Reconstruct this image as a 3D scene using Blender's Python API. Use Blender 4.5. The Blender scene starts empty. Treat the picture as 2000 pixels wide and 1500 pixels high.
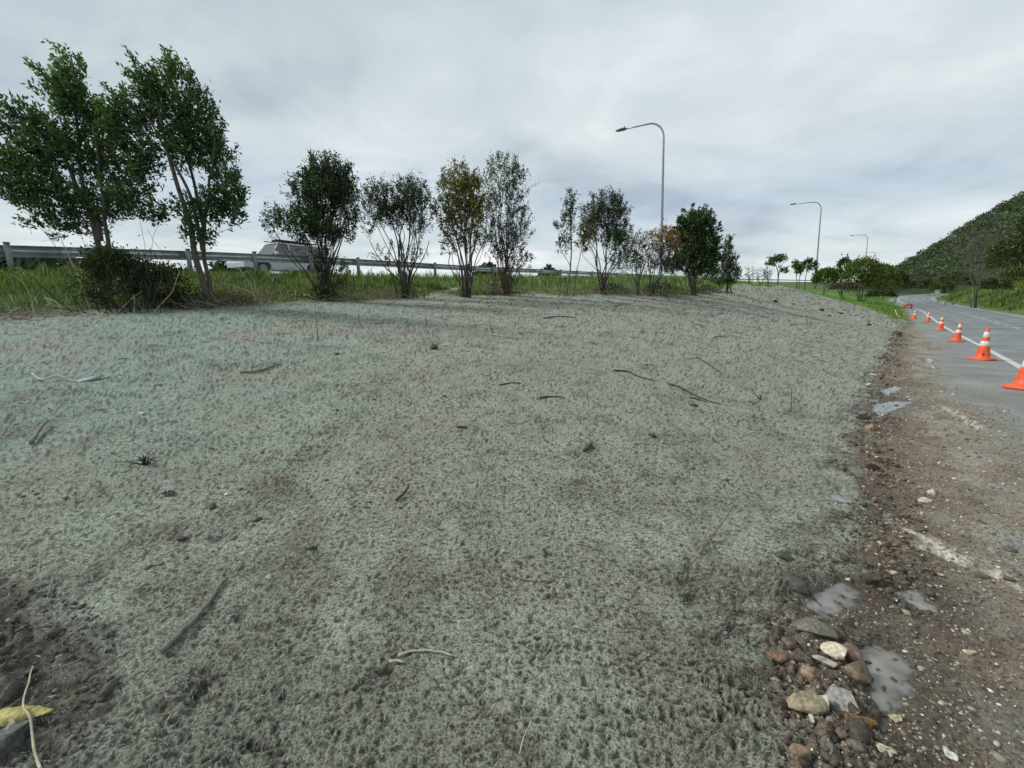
import bpy, math, random
import numpy as np
from mathutils import Vector

C = bpy.context.scene.collection
rng = np.random.default_rng(7)
random.seed(7)
R = math.radians

# ------------------------------------------------------------------ camera, world, sun, exposure
F = 850.0                      # focal length in pixels of the 2000 px wide photograph
PITCH = math.atan(165.0 / F)
EYE = 1.6
cam = bpy.data.cameras.new("camera")
camo = bpy.data.objects.new("camera", cam)
C.objects.link(camo)
cam.sensor_fit = 'HORIZONTAL'
cam.sensor_width = 36.0
cam.lens = 36.0 * F / 2000.0
cam.clip_start = 0.05
cam.clip_end = 6000.0
camo.location = (0, 0, EYE)
camo.rotation_euler = (math.pi / 2 - PITCH, 0, 0)
sc = bpy.context.scene
sc.camera = camo
sc.view_settings.view_transform = 'Standard'
sc.view_settings.look = 'None'
sc.view_settings.gamma = 1.0
sc.view_settings.exposure = 0.0
sc.view_settings.use_curve_mapping = False
try:
    sc.cycles.max_bounces = 6
    sc.cycles.transparent_max_bounces = 6
except Exception:
    pass

SUN_EL, SUN_AZ = R(38), R(-82)         # azimuth measured from +Y towards +X


def build_world():
    w = bpy.data.worlds.new("World")
    sc.world = w
    w.use_nodes = True
    nt = w.node_tree
    nt.nodes.clear()
    N, L = nt.nodes.new, nt.links.new

    def math_(op, a, b=None, clamp=False):
        n = N('ShaderNodeMath')
        n.operation = op
        n.use_clamp = clamp
        for i, s in enumerate((a, b)):
            if s is None:
                continue
            if isinstance(s, (int, float)):
                n.inputs[i].default_value = s
            else:
                L(s, n.inputs[i])
        return n.outputs[0]
    out = N('ShaderNodeOutputWorld')
    sky = N('ShaderNodeTexSky')
    sky.sky_type = 'NISHITA'
    sky.sun_disc = False
    sky.sun_elevation = SUN_EL
    sky.sun_rotation = SUN_AZ
    sky.altitude = 50
    bg1 = N('ShaderNodeBackground')
    bg1.inputs[1].default_value = 0.09
    L(sky.outputs[0], bg1.inputs[0])
    tc = N('ShaderNodeTexCoord')
    sep = N('ShaderNodeSeparateXYZ')
    L(tc.outputs['Generated'], sep.inputs[0])
    z = math_('ADD', math_('MAXIMUM', sep.outputs[2], 0.0), 0.16)
    px = math_('DIVIDE', sep.outputs[0], z)
    py = math_('DIVIDE', sep.outputs[1], z)
    comb = N('ShaderNodeCombineXYZ')
    L(px, comb.inputs[0])
    L(py, comb.inputs[1])

    def noise(scale, detail, rough, off, dist=0.0, sx=1.0, sy=1.0):
        mp = N('ShaderNodeMapping')
        mp.inputs['Location'].default_value = off
        mp.inputs['Scale'].default_value = (sx, sy, 1)
        L(comb.outputs[0], mp.inputs[0])
        n = N('ShaderNodeTexNoise')
        n.inputs['Scale'].default_value = scale
        n.inputs['Detail'].default_value = detail
        n.inputs['Roughness'].default_value = rough
        n.inputs['Distortion'].default_value = dist
        L(mp.outputs[0], n.inputs['Vector'])
        return n.outputs[0]
    n1 = noise(0.55, 5, 0.5, (3.1, 1.7, 0), 0.3)
    n2 = noise(1.5, 6, 0.55, (9.3, 4.2, 0), 0.5)
    n3 = noise(0.9, 3, 0.5, (1.5, 7.9, 0), 0.2, 0.35, 1.2)
    s = math_('ADD', math_('MULTIPLY', n1, 0.38), math_('MULTIPLY', n2, 0.36))
    s = math_('ADD', s, math_('MULTIPLY', n3, 0.26))
    ramp = N('ShaderNodeValToRGB')
    cr = ramp.color_ramp
    cr.elements[0].position = 0.40
    cr.elements[0].color = (0.43, 0.50, 0.565, 1)
    cr.elements[1].position = 0.61
    cr.elements[1].color = (0.79, 0.83, 0.87, 1)
    e = cr.elements.new(0.47)
    e.color = (0.545, 0.63, 0.665, 1)
    e = cr.elements.new(0.55)
    e.color = (0.66, 0.73, 0.755, 1)
    L(s, ramp.inputs[0])
    # the layer thickens overhead and brightens towards the horizon
    grad = N('ShaderNodeValToRGB')
    g = grad.color_ramp
    g.elements[0].position = 0.0
    g.elements[0].color = (1.17, 1.13, 1.09, 1)
    g.elements[1].position = 0.75
    g.elements[1].color = (0.80, 0.85, 0.86, 1)
    e = g.elements.new(0.10)
    e.color = (1.08, 1.06, 1.05, 1)
    e = g.elements.new(0.19)
    e.color = (0.90, 0.93, 1.0, 1)
    e = g.elements.new(0.30)
    e.color = (1.03, 1.01, 1.01, 1)
    L(sep.outputs[2], grad.inputs[0])
    mul = N('ShaderNodeMixRGB')
    mul.blend_type = 'MULTIPLY'
    mul.inputs[0].default_value = 1
    L(ramp.outputs[0], mul.inputs[1])
    L(grad.outputs[0], mul.inputs[2])
    bg2 = N('ShaderNodeBackground')
    bg2.inputs[1].default_value = 1.10
    L(mul.outputs[0], bg2.inputs[0])
    # thin gaps in the layer, mostly low
    n4 = noise(0.7, 4, 0.5, (5.5, 2.2, 0), 0.4, 0.4, 1.5)
    gap = N('ShaderNodeMapRange')
    gap.inputs[1].default_value = 0.60
    gap.inputs[2].default_value = 0.72
    gap.inputs[3].default_value = 0.97
    gap.inputs[4].default_value = 0.55
    L(n4, gap.inputs[0])
    mix = N('ShaderNodeMixShader')
    L(gap.outputs[0], mix.inputs[0])
    L(bg1.outputs[0], mix.inputs[1])
    L(bg2.outputs[0], mix.inputs[2])
    L(mix.outputs[0], out.inputs[0])


build_world()
sl = bpy.data.lights.new("sun", 'SUN')
sl.energy = 2.6
sl.angle = R(11)
sl.color = (1.0, 0.97, 0.92)
so = bpy.data.objects.new("sun", sl)
C.objects.link(so)
so.location = (0, 0, 60)
d = Vector((math.sin(SUN_AZ) * math.cos(SUN_EL), math.cos(SUN_AZ) * math.cos(SUN_EL), math.sin(SUN_EL)))
so.rotation_euler = d.to_track_quat('Z', 'Y').to_euler()

# ------------------------------------------------------------------ helpers
CP, SP = math.cos(PITCH), math.sin(PITCH)


def W(u, v, Y):
    """point of the place seen at photo pixel (u, v), Y metres ahead"""
    a, b = (u - 1000.0) / F, (750.0 - v) / F
    dy, dz = CP + b * SP, -SP + b * CP
    t = Y / dy
    return np.array((a * t, Y, EYE + dz * t))


def lerp(a, b, t):
    return a + (b - a) * t


def sstep(a, b, x):
    t = np.clip((x - a) / (b - a), 0, 1)
    return t * t * (3 - 2 * t)


def _hash(ix, iy, seed):
    h = ix * np.uint32(374761393) + iy * np.uint32(668265263) + np.uint32((seed * 1442695041) & 0xFFFFFFFF)
    h ^= h >> np.uint32(13)
    h *= np.uint32(1274126177)
    h ^= h >> np.uint32(16)
    return h


_GC = np.cos(np.arange(256) * 2 * math.pi / 256)
_GS = np.sin(np.arange(256) * 2 * math.pi / 256)


def noise2(x, y, seed=0):
    """gradient noise, about -1..1"""
    x = np.asarray(x, float)
    y = np.asarray(y, float)
    ix, iy = np.floor(x), np.floor(y)
    fx, fy = x - ix, y - iy
    ux, uy = fx * fx * (3 - 2 * fx), fy * fy * (3 - 2 * fy)
    jx, jy = ix.astype(np.int64).astype(np.uint32), iy.astype(np.int64).astype(np.uint32)

    def g(dx, dy):
        h = _hash(jx + np.uint32(dx), jy + np.uint32(dy), seed) >> np.uint32(24)
        return _GC[h] * (fx - dx) + _GS[h] * (fy - dy)
    a = lerp(g(0, 0), g(1, 0), ux)
    b = lerp(g(0, 1), g(1, 1), ux)
    return lerp(a, b, uy) * 1.5


def fbm(x, y, seed=0, o=4, gain=0.5):
    s, a, f = 0, 1.0, 1.0
    for i in range(o):
        s = s + a * noise2(x * f, y * f, seed + i * 17)
        a *= gain
        f *= 2.03
    return s


def nmat(name):
    m = bpy.data.materials.new(name)
    m.use_nodes = True
    nt = m.node_tree
    return m, nt, nt.nodes['Principled BSDF']


def simple_mat(name, col, rough=0.7, metal=0.0, var=0.15, scale=8.0, bump=0.0, spec=0.5):
    m, nt, b = nmat(name)
    N, L = nt.nodes.new, nt.links.new
    tc = N('ShaderNodeTexCoord')
    n = N('ShaderNodeTexNoise')
    n.inputs['Scale'].default_value = scale
    n.inputs['Detail'].default_value = 6
    n.inputs['Roughness'].default_value = 0.65
    L(tc.outputs['Object'], n.inputs['Vector'])
    r = N('ShaderNodeValToRGB')
    r.color_ramp.elements[0].position = 0.3
    r.color_ramp.elements[1].position = 0.7
    r.color_ramp.elements[0].color = tuple(c * (1 - var) for c in col) + (1,)
    r.color_ramp.elements[1].color = tuple(min(1, c * (1 + var)) for c in col) + (1,)
    L(n.outputs[0], r.inputs[0])
    L(r.outputs[0], b.inputs['Base Color'])
    b.inputs['Roughness'].default_value = rough
    b.inputs['Metallic'].default_value = metal
    b.inputs['Specular IOR Level'].default_value = spec
    if bump:
        bp = N('ShaderNodeBump')
        bp.inputs['Strength'].default_value = 0.8
        bp.inputs['Distance'].default_value = bump
        L(n.outputs[0], bp.inputs['Height'])
        L(bp.outputs[0], b.inputs['Normal'])
    return m


def leaf_mat(name, rough=0.5, trans=0.25):
    m, nt, b = nmat(name)
    N, L = nt.nodes.new, nt.links.new
    at = N('ShaderNodeAttribute')
    at.attribute_name = 'col'
    L(at.outputs['Color'], b.inputs['Base Color'])
    b.inputs['Roughness'].default_value = rough
    b.inputs['Specular IOR Level'].default_value = 0.35
    tr = N('ShaderNodeBsdfTranslucent')
    mm = N('ShaderNodeMixRGB')
    mm.blend_type = 'MULTIPLY'
    mm.inputs[0].default_value = 1
    mm.inputs[2].default_value = (1.2, 1.4, 0.6, 1)
    L(at.outputs['Color'], mm.inputs[1])
    L(mm.outputs[0], tr.inputs[0])
    mx = N('ShaderNodeMixShader')
    mx.inputs[0].default_value = trans
    L(b.outputs[0], mx.inputs[1])
    L(tr.outputs[0], mx.inputs[2])
    L(mx.outputs[0], nt.nodes['Material Output'].inputs[0])
    return m


def mesh_np(name, verts, faces, mat, parent=None, smooth=False, col=None, facecol=None, kind=None):
    """faces: (n,3) or (n,4) array, or a list of such arrays"""
    verts = np.asarray(verts, np.float32).reshape(-1, 3)
    if not isinstance(faces, list):
        faces = [faces]
    faces = [np.asarray(f, np.int32) for f in faces if len(f)]
    me = bpy.data.meshes.new(name)
    me.vertices.add(len(verts))
    me.vertices.foreach_set('co', verts.ravel())
    tot = sum(f.size for f in faces)
    nf = sum(len(f) for f in faces)
    me.loops.add(tot)
    me.polygons.add(nf)
    me.loops.foreach_set('vertex_index', np.concatenate([f.ravel() for f in faces]))
    ls = []
    o = 0
    for f in faces:
        ls.append(o + np.arange(len(f)) * f.shape[1])
        o += f.size
    me.polygons.foreach_set('loop_start', np.concatenate(ls).astype(np.int32))
    me.update(calc_edges=True)
    if smooth:
        me.polygons.foreach_set('use_smooth', np.ones(nf, bool))
    if col is not None:
        a = me.color_attributes.new('col', 'FLOAT_COLOR', 'POINT')
        c4 = np.ones((len(verts), 4), np.float32)
        c4[:, :col.shape[1]] = col
        a.data.foreach_set('color', c4.ravel())
    me.materials.append(mat)
    ob = bpy.data.objects.new(name, me)
    C.objects.link(ob)
    if parent:
        ob.parent = parent
    if kind:
        ob['kind'] = kind
    return ob


def tag(o, label=None, cat=None, group=None, kind=None):
    if label:
        o['label'] = label
    if cat:
        o['category'] = cat
    if group:
        o['group'] = group
    if kind:
        o['kind'] = kind
    return o


def empty(name, loc, rz=0.0):
    o = bpy.data.objects.new(name, None)
    C.objects.link(o)
    o.location = tuple(float(c) for c in loc)
    o.rotation_euler = (0, 0, rz)
    o.empty_display_size = 0.2
    return o


def copy_tree(o, parent=None):
    c = o.copy()
    C.objects.link(c)
    c.parent = parent
    for ch in list(o.children):
        copy_tree(ch, c)
    return c


def tube(pts, rad, n=6, cap=True):
    pts = np.asarray(pts, float)
    k = len(pts)
    rad = np.broadcast_to(np.asarray(rad, float), (k,))
    T = np.gradient(pts, axis=0)
    T /= np.linalg.norm(T, axis=1)[:, None] + 1e-9
    ref = np.array((0, 0, 1.0)) if abs(T[:, 2]).mean() < 0.8 else np.array((0, 1.0, 0))
    A = np.cross(T, ref)
    A /= np.linalg.norm(A, axis=1)[:, None] + 1e-9
    B = np.cross(T, A)
    th = np.arange(n) * 2 * math.pi / n
    ring = A[:, None] * np.cos(th)[None, :, None] + B[:, None] * np.sin(th)[None, :, None]
    v = (pts[:, None] + ring * rad[:, None, None]).reshape(-1, 3)
    i = np.arange(k - 1)[:, None] * n
    j = np.arange(n)[None]
    j2 = (j + 1) % n
    f = np.stack([i + j, i + j2, i + n + j2, i + n + j], -1).reshape(-1, 4)
    fs = [f]
    if cap:
        m = len(v)
        v = np.vstack([v, pts[0], pts[-1]])
        jj = np.arange(n)
        t1 = np.stack([(jj + 1) % n, jj, np.full(n, m)], -1)
        b = (k - 1) * n
        t2 = np.stack([b + jj, b + (jj + 1) % n, np.full(n, m + 1)], -1)
        fs.append(np.vstack([t1, t2]))
    return v, fs


class MB:
    """collects geometry and links it as one mesh"""

    def __init__(self):
        self.v, self.q, self.t, self.c, self.n = [], [], [], [], 0

    def add(self, v, fs, col=None):
        v = np.asarray(v, float).reshape(-1, 3)
        if not isinstance(fs, list):
            fs = [fs]
        for f in fs:
            f = np.asarray(f)
            if len(f):
                (self.q if f.shape[1] == 4 else self.t).append(f + self.n)
        self.v.append(v)
        if col is not None:
            col = np.asarray(col, float)
            if col.ndim == 1:
                col = np.tile(col, (len(v), 1))
            self.c.append(col)
        self.n += len(v)

    def tube(self, pts, rad, n=6, col=None, cap=True):
        v, fs = tube(pts, rad, n, cap)
        self.add(v, fs, col)

    def box(self, c, s, rz=0.0, taper=1.0):
        sx, sy, sz = [a / 2 for a in s]
        v = np.array([(x * (taper if z > 0 else 1), y * (taper if z > 0 else 1), z) for z in (-sz, sz) for x, y in ((-sx, -sy), (sx, -sy), (sx, sy), (-sx, sy))])
        cz, sn = math.cos(rz), math.sin(rz)
        v = np.stack([v[:, 0] * cz - v[:, 1] * sn, v[:, 0] * sn + v[:, 1] * cz, v[:, 2]], 1) + np.array(c)
        self.add(v, np.array([(3, 2, 1, 0), (4, 5, 6, 7), (0, 1, 5, 4), (1, 2, 6, 5), (2, 3, 7, 6), (3, 0, 4, 7)]))

    def prism(self, prof, x0, x1):
        """profile in (y,z) extruded along x"""
        p = np.array(prof, float)
        n = len(p)
        v = np.vstack([np.column_stack([np.full(n, x0), p]), np.column_stack([np.full(n, x1), p])])
        j = np.arange(n)
        self.add(v, [np.stack([j, (j + 1) % n, n + (j + 1) % n, n + j], 1)] +
                 [np.array([(0, k + 1, k) for k in range(1, n - 1)]), np.array([(n, n + k, n + k + 1) for k in range(1, n - 1)])])

    def lathe(self, prof, n=24):
        """profile of (r, z)"""
        th = np.arange(n) * 2 * math.pi / n
        v = np.array([(r * math.cos(t), r * math.sin(t), z) for r, z in prof for t in th])
        k = len(prof)
        i = np.arange(k - 1)[:, None] * n
        j = np.arange(n)[None]
        f = np.stack([i + j, i + (j + 1) % n, i + n + (j + 1) % n, i + n + j], -1).reshape(-1, 4)
        self.add(v, f)

    def build(self, name, mat, parent=None, smooth=False, kind=None):
        fs = []
        if self.q:
            fs.append(np.vstack(self.q))
        if self.t:
            fs.append(np.vstack(self.t))
        return mesh_np(name, np.vstack(self.v), fs, mat, parent, smooth, np.vstack(self.c) if self.c else None, kind=kind)


# ------------------------------------------------------------------ the lie of the land
def catmull(P, step):
    P = np.asarray(P, float)
    out = []
    for i in range(len(P) - 1):
        p0, p1, p2, p3 = P[max(i - 1, 0)], P[i], P[i + 1], P[min(i + 2, len(P) - 1)]
        n = max(2, int(np.linalg.norm(p2 - p1) / step))
        t = (np.arange(n) / n)[:, None]
        out.append(0.5 * ((2 * p1) + (-p0 + p2) * t + (2 * p0 - 5 * p1 + 4 * p2 - p3) * t ** 2 + (-p0 + 3 * p1 - 3 * p2 + p3) * t ** 3))
    return np.vstack(out + [P[-1:]])


# left edge line of the side road
EL = [(-14, -20, 0.15), (-5, -9.5, 0.08), (5, 2, 0), W(2000, 722, 10.2), W(1915, 676, 18), W(1855, 645, 27.4), W(1832, 630, 37), W(1813, 616, 50),
      W(1799, 607, 65), W(1781, 600, 80), W(1765, 593, 98), W(1754, 587, 116), W(1757, 582, 134), W(1780, 577.5, 152), W(1812, 574.5, 172), W(1835, 573.5, 185)]
EL = catmull(EL, 2.0)
ROADW = 7.2


def path_frame(P):
    T = np.gradient(P[:, :2], axis=0)
    T /= np.linalg.norm(T, axis=1)[:, None]
    return np.stack([T[:, 1], -T[:, 0]], 1)


def pdist(x, y, P):
    """signed distance (positive to the right of P's direction), interpolated z, arc parameter"""
    x = np.asarray(x, float).ravel()
    y = np.asarray(y, float).ravel()
    P = np.asarray(P, float)
    if len(x) * len(P) < 3e6:
        A, B = P[:-1], P[1:]
        D = B[:, :2] - A[:, :2]
        L2 = (D ** 2).sum(1) + 1e-12
        rx, ry = x[:, None] - A[:, 0], y[:, None] - A[:, 1]
        t = np.clip((rx * D[:, 0] + ry * D[:, 1]) / L2, 0, 1)
        d2 = (rx - t * D[:, 0]) ** 2 + (ry - t * D[:, 1]) ** 2
        k = np.argmin(d2, axis=1)
        q = np.arange(len(x))
        tk = t[q, k]
        sd = np.where(D[k, 0] * ry[q, k] - D[k, 1] * rx[q, k] > 0, -1.0, 1.0)
        ac = np.concatenate([[0], np.cumsum(np.sqrt(L2))])
        zz = A[k, 2] + tk * (B[k, 2] - A[k, 2]) if P.shape[1] > 2 else np.zeros_like(x)
        return sd * np.sqrt(d2[q, k]), zz, ac[k] + tk * np.sqrt(L2[k])
    best = np.full(x.shape, 1e18)
    side = np.ones_like(x)
    zz = np.zeros_like(x)
    ss = np.zeros_like(x)
    acc = 0.0
    for i in range(len(P) - 1):
        a, b = P[i], P[i + 1]
        dx, dy = b[0] - a[0], b[1] - a[1]
        L2 = dx * dx + dy * dy + 1e-12
        t = np.clip(((x - a[0]) * dx + (y - a[1]) * dy) / L2, 0, 1)
        ex, ey = x - a[0] - t * dx, y - a[1] - t * dy
        d2 = ex * ex + ey * ey
        m = d2 < best
        best = np.where(m, d2, best)
        side = np.where(m, np.where(dx * (y - a[1]) - dy * (x - a[0]) > 0, -1.0, 1.0), side)
        if len(a) > 2:
            zz = np.where(m, a[2] + t * (b[2] - a[2]), zz)
        ss = np.where(m, acc + t * math.sqrt(L2), ss)
        acc += math.sqrt(L2)
    return side * np.sqrt(best), zz, ss


# guard rail: top edge points of the highway barrier
def rail_pt(Y):
    X = -14 + 0.655 * (Y - 12)
    return X


RAIL_TOP = []
for u, v in ((-420, 466), (-250, 470), (5, 478), (250, 486.5), (500, 495), (683, 505), (950, 521), (1060, 526), (1180, 532), (1300, 538)):
    # position on the straight line for this column
    Yl = 21.86
    for _ in range(12):
        dyv = CP + (750 - v) / F * SP
        Yl = 21.86 / (0.655 - (u - 1000) / F / dyv)
    RAIL_TOP.append(W(u, v, Yl))
RAIL_TOP += [W(1400, 543, 105), W(1470, 545, 135), W(1560, 546.5, 170), W(1640, 548, 210)]
RAIL_TOP = catmull(RAIL_TOP, 2.0)
RAIL_BASE = RAIL_TOP - np.array((0, 0, 0.76))

CREST = [W(-420, 650, 7.5), W(-200, 630, 8.2), W(0, 618, 9), W(150, 609, 9.4), W(400, 601, 10), W(640, 587, 14), W(790, 582, 16), W(850, 571, 18.5), W(900, 579, 17.4), W(985, 575, 18.5),
         W(1040, 572, 21), W(1110, 579, 20), W(1180, 573.5, 21.5), W(1262, 577.5, 23), W(1355, 576.5, 24), W(1392, 564, 31), W(1440, 555, 37), W(1525, 557, 47)]
CTRL = [(0, 0, 0), (0, 1.23, 0.0), (-1.5, 1.2, 0.02), (0, -5, -0.2), (-9, -4, 0.1), (6, -6, 0), (-30, -20, 0), (20, -30, 0), (0, -60, 0), (60, -40, 0), (-60, -50, 0),
        (0.95, 1.23, 0), (2.18, 2.43, 0), (3.57, 4.17, 0.0), (5.3, 6.3, 0), (7.37, 8.8, 0.0), (10.6, 12.4, -0.05), (14, 16, -0.12), (25.2, 28.8, -0.27), (34, 38, -0.35), (46, 52, -0.2), (61, 70, 0.1),
        (0, 8, 0.78), (0, 4, 0.33), (-4, 4.5, 0.62), (-2, 1.5, 0.12), (-6, 2, 0.45), (-9.5, 5, 0.85), (8, 17, 0.85), (18, 30, 1.25), (4, 12, 0.72), (-3, 11, 1.25), (5, 17, 1.3),
        tuple(W(1600, 573, 57)), tuple(W(1700, 601, 55)), tuple(W(1745, 619, 40)), tuple(W(1650, 583, 66)), tuple(W(1700, 578, 85)), tuple(W(1745, 590, 95)), tuple(W(1762, 604, 72)),
        (27, 38, 1.5)]
CTRL += [tuple(c) for c in CREST]
nrm = path_frame(RAIL_BASE)
for i in range(0, len(RAIL_BASE), 5):
    b = RAIL_BASE[i]
    CTRL.append(tuple(b))
    for off, dz in ((-4, 0.0), (-11, 0.0), (-20, -2.0), (-40, -4.5)):
        CTRL.append((b[0] + nrm[i][0] * off, b[1] + nrm[i][1] * off, b[2] + dz))
nre = path_frame(EL)
for i in range(0, len(EL), 6):
    if EL[i][1] < 8:
        continue
    e = EL[i]
    for off, dz in ((9.6, 0.5), (12.0, 2.0), (15.5, 3.7), (20, 4.9), (28, 7.0)):
        if EL[i][1] > 120:
            dz *= 0.6
        CTRL.append((e[0] + nre[i][0] * off, e[1] + nre[i][1] * off, e[2] + dz))
    if EL[i][1] > 62:
        CTRL.append((e[0] - nre[i][0] * 4, e[1] - nre[i][1] * 4, e[2] + 0.1))
# the hill
for u, v, Y in ((1735, 550, 300), (1765, 534, 285), (1800, 509, 270), (1860, 466, 255), (1920, 430, 245), (2000, 388, 235), (2120, 325, 225), (2350, 235, 210)):
    p = W(u, v, Y)
    CTRL.append(tuple(p))
    CTRL.append((p[0] * 1.35, p[1] * 1.35, p[2] * 0.8))
    q = W(u, v, Y * 0.72)
    zf = 1.6 + (p[2] - 1.6) * 0.48
    CTRL.append((p[0] * 0.8, p[1] * 0.8, zf))
CTRL += [(420, 60, 90), (300, 40, 60), (150, 20, 14), (100, -20, 4), (300, -100, 30), (90, 300, -3), (160, 420, -3), (0, 300, -4), (-200, 250, -4), (-300, 0, -4), (-300, -200, -3), (0, -300, -3),
         (-80, 60, -3), (-60, 20, -2.5), (300, 600, 0), (600, 400, 60), (190, 300, 3)]
CTRL = np.array(CTRL, float)
CX, CY, CZ = CTRL.T
MQ = 2.0
_A = np.sqrt((CX[:, None] - CX) ** 2 + (CY[:, None] - CY) ** 2 + MQ * MQ)
_A += -np.eye(len(CX)) * 0.15
_M = np.zeros((len(CX) + 1, len(CX) + 1))
_M[:-1, :-1] = _A
_M[-1, :-1] = _M[:-1, -1] = 1
_w = np.linalg.solve(_M, np.append(CZ, 0))


ELc = EL[::3] if (len(EL) - 1) % 3 == 0 else np.vstack([EL[::3], EL[-1:]])
RBc = np.vstack([RAIL_BASE[::5], RAIL_BASE[-1:]])


def Hraw(x, y):
    x = np.asarray(x, float)
    sh = x.shape
    x = x.ravel()
    y = np.asarray(y, float).ravel()
    out = np.full(x.shape, _w[-1])
    for i in range(len(CX)):
        out += _w[i] * np.sqrt((x - CX[i]) ** 2 + (y - CY[i]) ** 2 + MQ * MQ)
    r = np.hypot(x, y)
    out = lerp(out, -4.0 + 0 * out, sstep(420, 700, r))
    return out.reshape(sh)


def H(x, y, full=False):
    x = np.asarray(x, float)
    sh = x.shape
    h = Hraw(x, y).ravel()
    dl, zl, s = pdist(x, y, ELc)
    inside = sstep(-2.9, -1.7, dl) * (1 - sstep(8.2, 10.5, dl))
    h = lerp(h, zl - 0.03, inside)
    h = h + (0.070 + 0.045 * fbm(x.ravel() * 0.9, np.asarray(y, float).ravel() * 0.9, 71, 3)) * (1 - sstep(-2.3, -0.75, dl - 0.45 * (np.asarray(y, float).ravel() < 30) * (1 - sstep(5, 9, np.asarray(y, float).ravel())))) * sstep(-3.2, -2.2, dl)
    # highway bed
    dr, zr, s2 = pdist(x, y, RBc)
    hw = (1 - sstep(-0.4, 0.8, dr)) * sstep(-15, -12.5, dr)
    h = lerp(h, zr - 0.03, hw)
    if full:
        return h, dl, dr
    return h.reshape(sh)


# ray against the smooth land
_ts = np.concatenate([np.linspace(1.0, 12, 500), np.geomspace(12, 400, 900)])


def gp(u, v, dz=0.0):
    a, b = (u - 1000.0) / F, (750.0 - v) / F
    dy, dzz = CP + b * SP, -SP + b * CP
    Y = _ts
    X = a * Y / dy
    Z = EYE + dzz * Y / dy
    hh = H(X, Y)
    k = np.argmax(Z < hh)
    if Z[k] >= hh[k]:
        k = len(Y) - 1
    if k > 0:
        d0, d1 = Z[k - 1] - hh[k - 1], Z[k] - hh[k]
        t = d0 / (d0 - d1 + 1e-12)
        Yk = Y[k - 1] + (Y[k] - Y[k - 1]) * t
    else:
        Yk = Y[0]
    Xk = a * Yk / dy
    return np.array((Xk, Yk, float(H(Xk, Yk)) + dz))


TOE_PX = [(1560, 1700), (1545, 1500), (1530, 1420), (1505, 1345), (1500, 1260), (1520, 1200), (1565, 1165), (1640, 1120), (1690, 1138), (1702, 1100), (1668, 1010), (1690, 960), (1658, 880), (1688, 800),
          (1702, 745), (1735, 690), (1752, 645)]
TOE = np.array([gp(*p)[:2] for p in TOE_PX] + [(34.0, 37.5), (46, 51.5), (61, 68.5), (80, 90), (110, 130)])
TOE = np.vstack([(-3.0, -6.0), (0.2, -0.8), TOE])
GRASS = np.array([c[:2] for c in CREST] + [W(1560, 563, 50)[:2], W(1600, 573.5, 51)[:2], W(1650, 587, 48)[:2], W(1700, 602, 44)[:2], W(1745, 618, 39)[:2], (36.5, 40.5), (34.5, 38.0), (50, 20)])

PUDDLES = []
for pts, in (([(1562, 1182), (1585, 1150), (1640, 1128), (1692, 1150), (1722, 1168), (1690, 1184), (1650, 1190), (1628, 1212), (1592, 1203)],),
             ([(1655, 1268), (1700, 1252), (1745, 1272), (1775, 1302), (1800, 1330), (1775, 1362), (1750, 1420), (1725, 1440), (1712, 1395), (1690, 1350), (1672, 1310)],),
             ([(1745, 1148), (1790, 1150), (1825, 1168), (1832, 1200), (1795, 1195), (1760, 1175)],),
             ([(1640, 958), (1672, 962), (1678, 985), (1640, 980), (1590, 972)],),
             ([(1700, 790), (1740, 778), (1790, 783), (1760, 800), (1712, 815)],),
             ([(1712, 765), (1745, 752), (1765, 758), (1735, 772)],)):
    P = np.array([gp(*p) for p in pts])
    lvl = float(np.percentile(P[:, 2], 25)) - 0.004
    PUDDLES.append((np.vstack([P, P[:1]]), lvl))


def poly_sd(x, y, P):
    """signed distance to closed polygon, negative inside"""
    d, _, _ = pdist(x, y, P)
    d = np.abs(d)
    ins = np.zeros(np.shape(d), bool)
    for i in range(len(P) - 1):
        x0, y0, x1, y1 = P[i][0], P[i][1], P[i + 1][0], P[i + 1][1]
        c = ((y0 > y) != (y1 > y)) & (x < (x1 - x0) * (y - y0) / (y1 - y0 + 1e-12) + x0)
        ins ^= c
    return np.where(ins, -d, d)


BARE_L = np.array([gp(*p)[:2] for p in ((-160, 1090), (20, 1130), (60, 1190), (120, 1215), (165, 1290), (150, 1370), (110, 1440), (60, 1500), (40, 1640), (-300, 1640), (-160, 1090))])


def masks(x, y, dl=None):
    """gravel (1 right of the toe), grass (1 beyond the crest), bare soil at the left"""
    wob = fbm(x * 3.1, y * 3.1, 5, 4) * 0.09 + fbm(x * 14, y * 14, 9, 2) * 0.025
    rr = np.hypot(x, y)
    dt, _, _ = pdist(x, y, TOE)
    gravel = sstep(-0.05, 0.05, dt + wob * np.clip(rr / 4, 0.8, 5))
    dg, _, _ = pdist(x, y, GRASS)
    grass = sstep(-0.25, 0.35, -dg + fbm(x * 1.3, y * 1.3, 31, 4) * 0.55)
    # right of the road everything is green
    if dl is None:
        dl, _, _ = pdist(x, y, ELc)
    grass = np.maximum(grass * (1 - gravel * (dl < 0)), sstep(8.0, 8.8, dl + fbm(x, y, 77, 3) * 0.5))
    far = sstep(68, 74, y) * (dl < -1.9)
    grass = np.maximum(grass, far)
    bare = 1 - sstep(-0.1, 0.12, poly_sd(x, y, BARE_L) + wob * 1.5)
    return gravel * (1 - grass), grass, bare, dt, dl


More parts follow.
